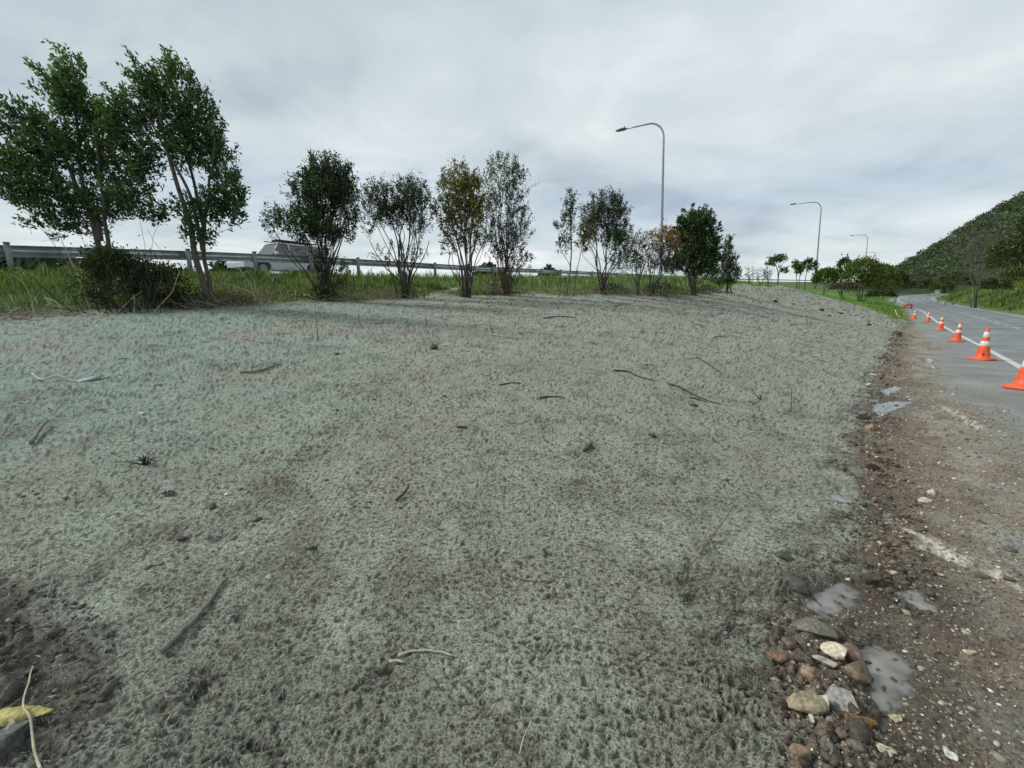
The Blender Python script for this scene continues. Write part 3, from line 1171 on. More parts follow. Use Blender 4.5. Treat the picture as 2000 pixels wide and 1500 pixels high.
# ------------------------------------------------------------------ street lamps
m_pole = simple_mat('painted_steel_pole', (0.30, 0.33, 0.38), 0.45, metal=0.55, var=0.12, scale=3)
m_head = simple_mat('lamp_housing', (0.10, 0.105, 0.12), 0.5, metal=0.3, var=0.1)
m_lens = simple_mat('lamp_lens', (0.35, 0.36, 0.38), 0.2, var=0.05)


def lamp(u, vt, vb, Y, arm, label, flip=1, lean=None, ut=None):
    """street lamp: pole with a swept arm and a flat head; arm points to the highway"""
    base = W(u, vb, Y)
    top = W(u, vt, Y)
    Ht = top[2] - base[2]
    lean = (W(ut if ut else u, vt, Y)[0] - base[0]) / Ht
    t = empty('street_lamp', base)
    tag(t, label, 'street lamp', 'curved-arm street lamps along the highway')
    dr = np.array((-0.84 * flip, 0.55 * flip if flip > 0 else -0.3, 0))
    dr /= np.linalg.norm(dr)
    rb = 1.15
    pts, rad = [], []
    hp = Ht - rb
    for z in np.linspace(-0.6, hp, 8):
        pts.append((lean * z, 0, z))
        rad.append(0.115 - 0.05 * z / Ht)
    for a in np.linspace(0.15, math.pi / 2 - 0.12, 9):
        pts.append(np.array((lean * hp, 0, hp)) + dr * rb * (1 - math.cos(a)) + np.array((0, 0, rb * math.sin(a))))
        rad.append(0.062)
    e0 = pts[-1]
    L2 = arm - rb - 0.75
    for q in (0.35, 0.7, 1.0):
        pts.append(np.array(e0) + dr * L2 * q + np.array((0, 0, -0.012 * q)))
        rad.append(0.055 - 0.012 * q)
    mb = MB()
    mb.tube(pts, rad, 12)
    mb.build('pole', m_pole, t, smooth=True)
    mb = MB()
    mb.tube([(0, 0, -0.3), (0, 0, 0.1), (0, 0, 0.12)], [0.17, 0.17, 0.12], 10)
    mb.box((0, 0, 0.02), (0.42, 0.42, 0.04))
    mb.build('base_flange', m_pole, t)
    e = np.array(pts[-1])
    hd = MB()
    rz = math.atan2(dr[1], dr[0])
    sec = [(-0.06, 0.05, 0.05), (0.08, 0.09, 0.09), (0.2, 0.16, 0.11), (0.5, 0.17, 0.09), (0.75, 0.14, 0.05), (0.8, 0.08, 0.03)]
    vv = []
    for xx, hw, hh in sec:
        for y, z in ((-hw, -hh * 0.35), (hw, -hh * 0.35), (hw, hh * 0.3), (hw * 0.6, hh), (-hw * 0.6, hh), (-hw, hh * 0.3)):
            vv.append((xx, y, z))
    vv = np.array(vv)
    n = 6
    fs = []
    for i in range(len(sec) - 1):
        for j in range(n):
            fs.append((i * n + j, i * n + (j + 1) % n, (i + 1) * n + (j + 1) % n, (i + 1) * n + j))
    caps = [(5, 4, 3, 2), (5, 2, 1, 0)]
    kq = (len(sec) - 1) * n
    caps += [(kq + 2, kq + 3, kq + 4, kq + 5), (kq, kq + 1, kq + 2, kq + 5)]
    cz, sn = math.cos(rz), math.sin(rz)
    v2 = np.stack([vv[:, 0] * cz - vv[:, 1] * sn, vv[:, 0] * sn + vv[:, 1] * cz, vv[:, 2]], 1) + e
    hd.add(v2, [np.array(fs + caps)])
    h = hd.build('lamp_head', m_head, t)
    ln = MB()
    ln.box(e + dr * 0.45 + np.array((0, 0, -0.045)), (0.48, 0.24, 0.02), rz)
    ln.build('lens', m_lens, h)
    pc = MB()
    pc.tube([e + dr * 0.14 + np.array((0, 0, 0.08)), e + dr * 0.14 + np.array((0, 0, 0.2))], 0.045, 8)
    pc.build('photocell', m_head, h)
    return t


lamp(1290, 235, 562, 34, 3.7, 'tall curved-arm street lamp, the nearest and largest, rising behind the orange shrub', ut=1297)
lamp(1592, 393, 556, 67, 4.1, 'second tallest curved-arm street lamp, standing at the end of the grass ridge', ut=1605)
lamp(1688, 458, 560, 117, 3.9, 'third street lamp, rising out of the big round green bushes', ut=1695)
lamp(1710, 492, 560, 190, 3.9, 'fourth street lamp, small behind the big round bushes by the road')
lamp(1718, 511, 560, 260, 3.9, 'fifth and farthest street lamp of the row, barely above the bushes')
lamp(1243, 454, 552, 105, 3.8, 'distant street lamp facing right, seen through the gap left of the orange shrub', flip=-1)
lamp(1499, 511, 552, 230, 3.6, 'tiny far street lamp with its arm to the right beside the small umbrella-shaped tree', flip=-1)
lamp(1462, 513, 552, 250, 3.6, 'tiny far street lamp among the bare twigs right of the dark conical shrub', flip=-1)

# ------------------------------------------------------------------ traffic cones
m_or = simple_mat('orange_plastic', (0.80, 0.105, 0.028), 0.5, var=0.24, scale=9)
m_orb = simple_mat('faded_orange_plastic', (0.80, 0.13, 0.055), 0.55, var=0.15, scale=25)
m_wh = simple_mat('reflective_white_band', (0.74, 0.74, 0.74), 0.4, var=0.14, scale=16)
m_blk = simple_mat('black_print', (0.02, 0.02, 0.02), 0.6)


def cone_r(z):
    return 0.158 - (z - 0.07) * (0.158 - 0.034) / (0.83)


def make_cone():
    t = empty('traffic_cone', (0, 0, 0))
    mb = MB()
    w, c = 0.235, 0.07
    for z0, z1, sc_ in ((0.0, 0.045, 1.0), (0.045, 0.062, 0.95)):
        ring = [(-w + c, -w), (w - c, -w), (w, -w + c), (w, w - c), (w - c, w), (-w + c, w), (-w, w - c), (-w, -w + c)]
        v = [(x, y, z0) for x, y in ring] + [(x * sc_, y * sc_, z1) for x, y in ring]
        j = np.arange(8)
        mb.add(v, [np.stack([j, (j + 1) % 8, 8 + (j + 1) % 8, 8 + j], 1), np.array([(0, k + 1, k) for k in range(1, 7)] + [(8, 8 + k, 9 + k) for k in range(1, 7)])])
    mb.build('base', m_orb, t)
    mb = MB()
    prof = [(0.185, 0.062), (0.172, 0.072)] + [(cone_r(z), z) for z in np.linspace(0.08, 0.88, 9)] + [(0.028, 0.898), (0.016, 0.90), (0.014, 0.86)]
    mb.lathe(prof, 28)
    mb.build('cone_body', m_or, t, smooth=True)
    for z0, z1 in ((0.645, 0.79), (0.40, 0.53)):
        mb = MB()
        mb.lathe([(cone_r(z0) + 0.0005, z0 - 0.002), (cone_r(z0) + 0.0025, z0), (cone_r(z1) + 0.0025, z1), (cone_r(z1) + 0.0005, z1 + 0.002)], 28)
        mb.build('reflective_band', m_wh, t, smooth=True)
    return t


cone0 = make_cone()
cones = [((1785, 623), 'farthest small orange traffic cone at the grass end of the row', -1), ((1811, 629), 'second farthest orange traffic cone, right of the smallest one', 1),
         ((1836, 646), 'orange traffic cone with a black mark, third farthest, touching the white edge line', 2),
         ((1867, 668), 'orange traffic cone just left of the white edge line, fourth farthest of the row', 3),
         ((1917, 706), 'orange traffic cone with a chipped lower white band, second nearest', 4), ((1999, 764), 'nearest orange traffic cone, cut off by the right edge of the photo', 5)]
first = True
for (u, v), lab, k in cones:
    p = gp(u, v)
    dlv, zl, _ = pdist([p[0]], [p[1]], EL)
    o = cone0 if first else copy_tree(cone0)
    first = False
    o.location = (p[0], p[1], float(zl[0]) + 0.001 if dlv[0] > -1.7 else S(p[0], p[1]) + 0.005)
    o.rotation_euler = (R((0.8, -1.5, 0.5, 1.6, -0.8, 1.2, 0)[k]), R((1.5, 2.4, -0.6, 2.0, 0.6, 1.8, 1)[k]), R(-40 + k * 13))
    tag(o, lab, 'traffic cone', 'orange cones along the edge line')
    if k in (2, 4, 5):      # black stencilled stamp low on the body, facing the camera
        mb = MB()
        ang0 = -R(-40 + k * 13) - math.pi / 2 - 0.75
        for zz0, zz1, a0, a1 in ((0.13, 0.21, -0.16, -0.05), (0.19, 0.21, -0.05, 0.16), (0.155, 0.175, -0.05, 0.1), (0.13, 0.145, -0.05, 0.16)):
            vv = [((cone_r(z) + 0.002) * math.cos(ang0 + a), (cone_r(z) + 0.002) * math.sin(ang0 + a), z) for z, a in ((zz0, a0), (zz0, a1), (zz1, a1), (zz1, a0))]
            mb.add(vv, np.array([(0, 1, 2, 3)]))
        mb.build('printed_mark', m_blk, o)
    if k == 4:
        mb = MB()
        a0 = -R(-40 + k * 13) - math.pi / 2 - 0.55
        zs = np.array([(0.50, -0.5), (0.50, 0.1), (0.535, 0.1), (0.535, -0.6)])
        vv = [((cone_r(z) + 0.0035) * math.cos(a0 + a), (cone_r(z) + 0.0035) * math.sin(a0 + a), z) for z, a in ((0.50, -0.45), (0.52, -0.1), (0.532, 0.1), (0.532, -0.5))]
        mb.add(vv, np.array([(0, 1, 2, 3)]))
        mb.build('chipped_patch', m_or, o)

# fallen orange sign frame at the far end of the cone row
p = gp(1773, 602)
t = empty('road_barrier', p)
tag(t, 'low red and orange road barrier with a thin upright beyond the farthest cone', 'barrier')
mb = MB()
mb.box((0, 0, 0.55), (1.5, 0.05, 0.28), 0.1)
mb.build('barrier_board', m_orb, t)
mb = MB()
mb.box((-0.6, 0, 0.3), (0.06, 0.4, 0.6))
mb.box((0.6, 0, 0.3), (0.06, 0.4, 0.6))
mb.build('barrier_foot', m_or, t)
mb = MB()
mb.tube([(0.1, 0.05, 0), (0.1, 0.05, 2.4)], 0.03, 6)
mb.build('upright', m_galv2, t)

# ------------------------------------------------------------------ vehicle on the highway
m_car = simple_mat('white_car_paint', (0.62, 0.64, 0.66), 0.25, var=0.03, scale=2)
m_dark = simple_mat('black_rubber', (0.025, 0.025, 0.027), 0.7)
mg, nt, b = nmat('tinted_glass')
b.inputs['Base Color'].default_value = (0.11, 0.10, 0.105, 1)
b.inputs['Roughness'].default_value = 0.05
b.inputs['Specular IOR Level'].default_value = 0.9
m_redl = simple_mat('red_tail_lamp', (0.35, 0.02, 0.02), 0.3)


def make_car():
    # x forward, length 4.9, built from side profiles
    a = at_arc(np.interp(22.3, RT[:, 1], arcR))
    yc = 20.6
    sa = np.interp(yc, RT[:, 1], arcR)
    a = at_arc(sa)
    bq = at_arc(sa + 2)
    dv = (bq - a)[:2]
    dv /= np.linalg.norm(dv)
    nl = np.array((-dv[1], dv[0]))
    pos = np.array((a[0], a[1])) + nl * 4.0
    # slide so that the nose projects to its column in the photo
    t = empty('utility_vehicle', (pos[0], pos[1], a[2] - 0.76 + 0.0), math.atan2(-dv[1], -dv[0]))
    t.scale = (0.88, 0.88, 0.88)
    tag(t, 'white four-wheel-drive with a black roof rack passing behind the guardrail', 'car')
    lower = [(-2.45, 0.45), (-2.48, 0.75), (-2.45, 1.08), (-2.3, 1.14), (0.95, 1.12), (1.15, 1.13), (2.1, 1.03), (2.42, 0.86), (2.48, 0.62), (2.45, 0.4), (1.98, 0.36), (1.93, 0.62), (1.72, 0.80), (1.48, 0.84), (1.24, 0.78),
             (1.06, 0.58), (1.02, 0.34), (-1.0, 0.34), (-1.05, 0.6), (-1.25, 0.8), (-1.5, 0.85), (-1.75, 0.78), (-1.93, 0.58), (-1.98, 0.36)]
    def slab(prof, ys, mat, name, par):
        n = len(prof)
        vs = []
        for yy, inset in ys:
            vs += [(x, yy, z - inset * 0.5 if z > 1 else z) for x, z in prof]
        vs = np.array(vs)
        fs = []
        for i in range(len(ys) - 1):
            for j in range(n):
                fs.append((i * n + j, i * n + (j + 1) % n, (i + 1) * n + (j + 1) % n, (i + 1) * n + j))
        me = bpy.data.meshes.new(name)
        me.from_pydata([tuple(v) for v in vs], [], fs + [tuple(range(n))[::-1], tuple(range((len(ys) - 1) * n, len(ys) * n))])
        me.materials.append(mat)
        o = bpy.data.objects.new(name, me)
        C.objects.link(o)
        o.parent = par
        return o
    slab(lower, ((-0.92, 0.08), (-0.86, 0), (0.86, 0), (0.92, 0.08)), m_car, 'body', t)
    # cabin as a tapered greenhouse
    def quadstrip(pl, y0, y1, top_in, mat, name):
        pass
    bot = [(-2.3, 1.12), (0.98, 1.12)]
    top = [(-2.15, 1.78), (0.12, 1.80)]
    mb = MB()
    yb, yt = 0.84, 0.66
    # roof
    mb.add([(-2.2, -yt, 1.76), (0.5, -yt, 1.78), (0.5, yt, 1.78), (-2.2, yt, 1.76), (-2.1, -yt + .06, 1.83), (0.38, -yt + .06, 1.84), (0.38, yt - .06, 1.84), (-2.1, yt - .06, 1.83)],
           np.array([(3, 2, 1, 0), (4, 5, 6, 7), (0, 1, 5, 4), (1, 2, 6, 5), (2, 3, 7, 6), (3, 0, 4, 7)]))
    mb.build('roof', m_car, t)
    for sy in (-1, 1):
        for (xb, xt, wd) in ((0.93, 0.46, 0.09), (-0.12, -0.16, 0.09), (-1.2, -1.25, 0.1), (-2.24, -2.14, 0.14)):
            mb = MB()
            mb.add([(xb - wd * .6, sy * yb, 1.12), (xb, sy * yb, 1.12), (xt, sy * yt, 1.77), (xt - wd * .6, sy * yt, 1.77),
                    (xb - wd * .6, sy * (yb - .05), 1.12), (xb, sy * (yb - .05), 1.12), (xt, sy * (yt - .05), 1.77), (xt - wd * .6, sy * (yt - .05), 1.77)],
                   np.array([(0, 1, 2, 3), (7, 6, 5, 4), (0, 4, 5, 1), (1, 5, 6, 2), (2, 6, 7, 3), (3, 7, 4, 0)]))
            mb.build('pillar', m_car, t)
        for (x0, x1, t0, t1) in ((-0.12, 0.84, -0.16, 0.38), (-1.2, -0.21, -1.25, -0.25), (-2.1, -1.3, -2.0, -1.35)):
            mb = MB()
            yo, yo2 = sy * (yb - .025), sy * (yt - .025)
            mb.add([(x0, yo, 1.13), (x1, yo, 1.13), (t1, yo2, 1.76), (t0, yo2, 1.76)], np.array([(0, 1, 2, 3)]))
            mb.build('side_window', mg, t)
        mb = MB()
        mb.box((0.72, sy * 0.98, 1.2), (0.14, 0.16, 0.2))
        mb.build('wing_mirror', m_car, t)
    mb = MB()
    mb.add([(0.93, -yb + .03, 1.12), (0.93, yb - .03, 1.12), (0.46, yt - .03, 1.77), (0.46, -yt + .03, 1.77)], np.array([(0, 1, 2, 3)]))
    mb.build('windscreen', mg, t)
    mb = MB()
    mb.add([(-2.36, -yb + .08, 1.12), (-2.36, yb - .08, 1.12), (-2.22, yt - .06, 1.76), (-2.22, -yt + .06, 1.76)], np.array([(3, 2, 1, 0)]))
    mb.build('rear_window', mg, t)
    # rack
    for sy in (-1, 1):
        mb = MB()
        mb.tube([(-2.1, sy * 0.6, 1.93), (0.5, sy * 0.6, 1.95)], 0.03, 6)
        for xx in (-1.9, -0.9, 0.0):
            mb.tube([(xx, sy * 0.6, 1.82), (xx, sy * 0.6, 1.94)], 0.02, 5)
        mb.build('rack_rail', m_dark, t)
    for xx in (-1.9, -1.5, -1.1, -0.7, -0.3, 0.1):
        mb = MB()
        mb.box((xx, 0, 1.95), (0.07, 1.25, 0.03))
        mb.build('rack_bar', m_dark, t)
    mb = MB()
    mb.box((-0.9, -0.2, 2.02), (2.1, 0.5, 0.10))
    mb.build('rack_load', m_dark, t)
    for xx in (1.48, -1.5):
        for sy in (-1, 1):
            wn = MB()
            wn.lathe([(0.0, -0.11), (0.2, -0.12), (0.34, -0.12), (0.37, -0.09), (0.37, 0.09), (0.34, 0.12), (0.2, 0.12), (0, 0.11)], 20)
            w_ = wn.build('wheel', m_dark, t, smooth=False)
            w_.location = (xx, sy * 0.8, 0.37)
            w_.rotation_euler = (math.pi / 2, 0, 0)
            rn = MB()
            rn.lathe([(0.0, -0.125), (0.06, -0.135), (0.19, -0.125), (0.21, -0.128), (0.21, 0.128), (0.19, 0.125), (0.06, 0.135), (0, 0.125)], 14)
            rn.build('rim', m_galv2, w_)
    for sy in (-1, 1):
        mb = MB()
        mb.box((2.40, sy * 0.7, 0.82), (0.12, 0.3, 0.14))
        mb.build('headlight', m_lens, t)
        mb = MB()
        mb.box((-2.45, sy * 0.78, 0.95), (0.08, 0.16, 0.3))
        mb.build('tail_lamp', m_redl, t)
    return t


car = make_car()

# ------------------------------------------------------------------ trees and shrubs
m_leaf = leaf_mat('leaves', 0.5, 0.22)
m_grassb = leaf_mat('grass_blades', 0.55, 0.3)
m_bark = simple_mat('grey_brown_bark', (0.105, 0.088, 0.072), 0.9, var=0.35, scale=22, bump=0.006)
m_barkp = simple_mat('pale_bark', (0.21, 0.185, 0.15), 0.9, var=0.35, scale=22, bump=0.006)
m_bark2 = simple_mat('mottled_bark', (0.095, 0.083, 0.067), 0.9, var=0.5, scale=14, bump=0.006)
m_barkd = simple_mat('dark_bark', (0.055, 0.046, 0.04), 0.9, var=0.3, scale=22)


def unit(v):
    return v / (np.linalg.norm(v, axis=-1, keepdims=True) + 1e-9)


def leaves_mesh(pos, dirs, length, width, cols, r):
    """rhombic leaves, folded a little along the midrib"""
    n = len(pos)
    side = unit(np.cross(dirs, unit(r.normal(size=(n, 3)))))
    nrm_ = np.cross(dirs, side)
    L_ = (length * r.uniform(0.7, 1.25, n))[:, None]
    Wd = (width * r.uniform(0.75, 1.2, n))[:, None]
    b0 = pos
    b1 = pos + dirs * L_ * 0.45 + side * Wd * 0.5 + nrm_ * Wd * 0.12
    b2 = pos + dirs * L_ - nrm_ * L_ * 0.08
    b3 = pos + dirs * L_ * 0.45 - side * Wd * 0.5 + nrm_ * Wd * 0.12
    V = np.stack([b0, b1, b2, b3], 1).reshape(-1, 3)
    i = np.arange(n)[:, None] * 4
    f = np.hstack([i, i + 1, i + 2, i + 3])
    c = np.repeat(cols, 4, axis=0)
    return V, f, c


def leafcols(n, base, r, var=0.3, alt=None, altp=0.0):
    base = np.array(base)
    c = base[None] * np.exp(r.normal(0, var, (n, 1)))
    c[:, 0] *= np.exp(r.normal(0, 0.08, n))
    if alt is not None:
        m = r.random(n) < altp
        c[m] = np.array(alt)[None] * np.exp(r.normal(0, var, (m.sum(), 1)))
    return np.clip(c, 0.004, 0.9)


def make_tree(name, label, base, Y, stems, lobes, leaf=(0.075, 0.028), bark=None, seed=1, sweep=(0, 0, 0), per=26, tw=0.32, group=None, r0=0.05, upw=0.6, depth=0.8, cat='tree', stem_name='trunk', thick=1.0, dense=1.0):
    """stems: [[(u,v),...], ...]; lobes: (u, v, ru, rv, n_twigs, colour, alt, altp)"""
    r = np.random.default_rng(seed)
    bp = W(base[0], base[1], Y)
    bz = S(bp[0], bp[1])
    root = empty(name, (bp[0], bp[1], bz))
    tag(root, label, cat, group)
    O = np.array((bp[0], bp[1], bz))
    sc_ = Y / F
    skp, skr = [], []
    for si, st in enumerate(stems):
        st, rr0 = (st[0], st[1]) if isinstance(st[0], list) else (st, r0)
        P = []
        dsh = r.uniform(-0.35, 0.35)
        for k, (u, v) in enumerate(st):
            fr = k / (len(st) - 1)
            q = W(u, v, Y + dsh * fr * (1 + len(stems) * 0.12)) - O
            P.append(q)
        P = np.array(P)
        if st[0][1] > base[1] - 30:
            P[0, 2] = min(P[0, 2], -0.06)
            P[0, 2] = -0.06
        P = catmull(P, 0.12)
        n = len(P)
        tt = np.linspace(0, 1, n)
        wob = np.stack([noise2(tt * 6 + seed, tt * 0 + si * 3.3 + k * 9, 7) for k in range(3)], 1) * 0.03 * np.sin(tt * math.pi)[:, None] ** 0.5
        P = P + wob
        rad = rr0 * (1 - tt * 0.82) ** 0.9 + 0.004
        rad[:2] *= 1.25
        m = MB()
        m.tube(P, rad, 8 if rr0 > 0.03 else 5)
        m.build(stem_name, bark or m_bark, root, smooth=True)
        skp.append(P[n // 4:])
        skr.append(rad[n // 4:])
    SK = np.vstack(skp)
    SR = np.concatenate(skr)
    br = MB()
    LP, LD, LC = [], [], []
    for (u, v, ru, rv, nt_, colr, alt, altp) in lobes:
        if seed in (11, 12):
            v, rv, ru, nt_ = v + 12, rv * 0.90, ru * 0.90, int(nt_ * 0.9)
            colr = tuple(c_ * 1.3 for c_ in colr)
        if dense != 1.0:
            nt_ = int(nt_ * dense)
        c = W(u, v, Y) - O
        R3 = np.array((ru * sc_, ru * sc_ * depth, rv * sc_))
        q = unit(r.normal(size=(nt_, 3))) * (r.random((nt_, 1)) ** 0.42)
        pts = c + q * R3 * (1 + 0.13 * noise2(q[:, :1] * 3 + seed, q[:, 2:] * 3, seed))
        order = np.argsort(np.min(np.linalg.norm(pts[:, None] - SK[None, ::3], axis=2), axis=1))
        for k in order:
            p = pts[k]
            dvv = p - SK
            dist = np.linalg.norm(dvv, axis=1) + np.clip(SK[:, 2] - p[2] + 0.15, 0, 9) * 1.6
            j = int(np.argmin(dist))
            a = SK[j]
            Ld = np.linalg.norm(p - a)
            rr = min(SR[j] * 0.6, 0.0035 + 0.008 * Ld) * thick
            mid1 = a + (p - a) * 0.33 + np.array((0, 0, -0.05 * Ld)) + r.normal(0, 0.05 * Ld, 3)
            mid2 = a + (p - a) * 0.68 + np.array((0, 0, -0.02 * Ld)) + r.normal(0, 0.05 * Ld, 3)
            td = unit((p - a) / (Ld + 1e-6) * 0.7 + np.array((0, 0, upw)) + np.array(sweep) + r.normal(0, 0.35, 3))
            tl = tw * r.uniform(0.6, 1.3)
            tip = p + td * tl + np.array(sweep) * tl * 0.3
            br.tube([a, mid1, mid2, p, tip], [rr, rr * 0.8, rr * 0.65, rr * 0.5, 0.0015], 3, cap=False)
            SK = np.vstack([SK, mid1, mid2, p])
            SR = np.append(SR, [rr * 0.8, rr * 0.65, rr * 0.5])
            n = int(per * r.uniform(0.6, 1.4))
            t = r.random(n)[:, None] ** 0.8
            lp = p + (tip - p) * t + r.normal(0, 0.028, (n, 3)) - td * 0.05
            if r.random() < 0.6:
                k2 = n // 3
                s2 = unit(np.cross(td, r.normal(size=3)) + td * 0.5)
                lp[:k2] += s2 * r.random((k2, 1)) * tl * 0.55
            ld = unit(td * 0.55 + np.array(sweep) * 0.5 + r.normal(0, 0.62, (n, 3)))
            LP.append(lp)
            LD.append(ld)
            tone = math.exp(r.normal(0, 0.34))
            LC.append(leafcols(n, np.array(colr) * tone, r, 0.25, alt, altp if r.random() < 0.6 else altp * 0.3))
    br.build('branches', bark or m_bark, root, kind='stuff')
    if LP:
        V, f, c = leaves_mesh(np.vstack(LP), np.vstack(LD), leaf[0], leaf[1], np.vstack(LC), r)
        mesh_np('crown', V, f, m_leaf, root, col=c, kind='stuff')
        make_tree.n += len(f)
    return root


make_tree.n = 0
DG = (0.040, 0.075, 0.024)      # dark green
MG = (0.075, 0.130, 0.034)
BG = (0.060, 0.080, 0.042)      # bluish grey green
YG = (0.20, 0.185, 0.040)
OG = (0.27, 0.155, 0.05)       # orange
BR = (0.085, 0.060, 0.038)
SWP = (-0.28, 0, 0.12)

make_tree('windswept_tree', 'tallest leafy tree at the far left, twin trunks rising out of the bramble', (207, 606), 10.6,
          [([(212, 600), (214, 540), (212, 480), (203, 420), (196, 350), (190, 290), (180, 240)], 0.052),
           ([(208, 600), (204, 540), (190, 470), (172, 410), (140, 340), (110, 270), (80, 220)], 0.07),
           ([(196, 470), (186, 420), (160, 350), (150, 250), (150, 170), (138, 110)], 0.045)],
          [(118, 185, 32, 60, 55, MG, None, 0), (142, 150, 24, 52, 44, MG, None, 0), (160, 205, 34, 55, 70, DG, MG, .3), (75, 245, 48, 55, 85, DG, MG, .3), (36, 235, 28, 38, 26, DG, MG, .3), (130, 290, 70, 55, 150, DG, MG, .2),
           (60, 330, 62, 48, 105, DG, MG, .35), (34, 322, 30, 48, 34, DG, MG, .3), (130, 385, 78, 38, 120, DG, MG, .2), (48, 372, 45, 22, 42, DG, MG, .3), (215, 250, 34, 45, 48, DG, MG, .2),
           (222, 330, 42, 50, 66, DG, None, 0), (220, 400, 45, 30, 45, DG, None, 0), (140, 432, 62, 20, 50, DG, None, 0)],
          leaf=(0.095, 0.042), seed=11, sweep=SWP, per=27, tw=0.34, group='windswept trees at the left', bark=m_bark)
make_tree('windswept_tree', 'large leafy tree with a pale leaning forked trunk, second from the left', (407, 600), 10.2,
          [([(407, 600), (400, 560), (385, 515), (372, 450), (360, 400), (340, 340), (322, 270), (305, 190)], 0.07),
           ([(412, 600), (410, 555), (398, 500), (396, 440), (384, 380), (366, 300), (350, 200), (340, 140)], 0.045),
           ([(397, 490), (386, 440), (376, 400), (352, 340), (300, 250), (270, 190)], 0.04),
           ([(398, 450), (404, 400), (412, 340), (420, 270)], 0.035)],
          [(345, 165, 42, 42, 60, MG, DG, .4), (290, 160, 24, 42, 38, MG, DG, .4), (310, 225, 52, 50, 95, DG, MG, .2), (385, 225, 42, 50, 78, DG, MG, .2), (238, 205, 22, 45, 30, MG, None, 0), (250, 265, 34, 42, 56, DG, MG, .2),
           (420, 290, 36, 60, 80, DG, MG, .3), (355, 290, 52, 45, 85, DG, None, 0), (275, 325, 38, 45, 54, DG, None, 0), (265, 375, 42, 28, 38, DG, None, 0), (440, 370, 42, 42, 62, DG, MG, .3),
           (400, 410, 62, 30, 56, DG, None, 0), (300, 410, 32, 20, 22, DG, None, 0), (445, 410, 36, 22, 30, DG, None, 0), (395, 455, 40, 18, 16, DG, None, 0)],
          leaf=(0.095, 0.040), seed=12, sweep=SWP, per=27, tw=0.34, group='windswept trees at the left', bark=m_bark2)


def fan(u, v, tops, r0=0.022):
    out = []
    for (tu, tv) in tops:
        for q in range(2):
            du, dv = (0, 0) if q == 0 else (random.uniform(-14, 14), random.uniform(10, 60))
            g = random.gauss
            out.append(([(u + (tu - u) * 0.10 + g(0, 3.5), v + random.uniform(-2, 1)), (u + (tu - u) * 0.22 + g(0, 4.5), v - (v - tv) * 0.26), (u + (tu + du - u) * 0.55 + g(0, 5), v - (v - tv) * 0.56),
                         (u + (tu + du - u) * 0.86 + g(0, 5), v - (v - tv) * 0.8), (tu + du, tv + dv)], r0 * random.uniform(0.6, 1.0) * (1 if q == 0 else 0.5)))
    return out


make_tree('multi_stem_tree', 'dense dark green bushy tree with a sparse low branch, in front of the passing car', (640, 588), 14,
          fan(632, 588, [(575, 400), (600, 370), (625, 350), (640, 330), (655, 340), (672, 370), (690, 390), (530, 440), (612, 420), (660, 430)], 0.032),
          [(640, 350, 42, 36, 90, BG, DG, .5), (625, 385, 52, 42, 120, DG, BG, .4), (672, 400, 30, 52, 75, DG, BG, .4), (600, 440, 45, 35, 85, DG, MG, .3), (648, 455, 45, 30, 52, DG, None, 0), (545, 442, 30, 25, 22, BG, None, 0),
           (640, 520, 40, 45, 26, BG, None, 0), (650, 560, 40, 20, 14, BG, DG, .4)],
          leaf=(0.10, 0.034), seed=13, dense=1.75, per=26, tw=0.36, group='row of multi-stemmed trees', stem_name='stem', bark=m_barkd)
make_tree('multi_stem_tree', 'twin-headed grey-green tree on bare splayed stems, left of the yellow-green tree', (792, 584), 16,
          fan(792, 584, [(735, 400), (748, 370), (765, 400), (790, 380), (805, 360), (825, 400), (812, 420), (722, 470), (838, 470), (780, 430)], 0.030),
          [(738, 400, 32, 38, 62, BG, None, 0), (802, 395, 38, 38, 95, BG, DG, .3), (765, 425, 30, 28, 38, BG, None, 0), (815, 440, 24, 30, 28, BG, None, 0), (722, 440, 16, 30, 10, BG, None, 0),
           (785, 500, 50, 30, 14, BG, None, 0)],
          leaf=(0.095, 0.032), seed=14, dense=1.75, per=26, tw=0.38, group='row of multi-stemmed trees', stem_name='stem', bark=m_barkd)
make_tree('multi_stem_tree', 'yellow-green tree with many thin dark stems, touching the taller tree on its right', (912, 581), 17,
          fan(912, 581, [(862, 420), (880, 370), (895, 350), (908, 345), (925, 370), (940, 390), (950, 430), (870, 470), (932, 460)], 0.033),
          [(893, 375, 36, 42, 80, YG, DG, .3), (922, 380, 28, 42, 55, YG, BR, .15), (880, 425, 34, 36, 62, (0.07, 0.085, 0.022), YG, .3), (925, 430, 30, 36, 50, YG, DG, .4), (905, 475, 45, 26, 38, DG, YG, .3)],
          leaf=(0.10, 0.038), seed=15, dense=1.75, per=24, tw=0.38, group='row of multi-stemmed trees', stem_name='stem', bark=m_barkd)
make_tree('multi_stem_tree', 'tall loose grey-green tree immediately right of the yellow-green one', (986, 577), 18.3,
          fan(986, 577, [(955, 380), (972, 340), (985, 320), (1002, 350), (1015, 380), (1020, 430), (975, 430), (962, 460)], 0.032),
          [(980, 345, 30, 34, 44, MG, BG, .5), (1005, 370, 26, 34, 34, BG, MG, .3), (965, 410, 26, 40, 38, BG, BR, .4), (1010, 440, 26, 48, 56, BG, MG, .3), (978, 480, 34, 36, 52, BR, BG, .5), (1005, 510, 28, 24, 30, BR, BG, .4),
           (988, 548, 30, 22, 18, BR, BG, .4)],
          leaf=(0.10, 0.036), seed=16, dense=1.75, per=21, tw=0.42, group='row of multi-stemmed trees', stem_name='stem', bark=m_barkd)
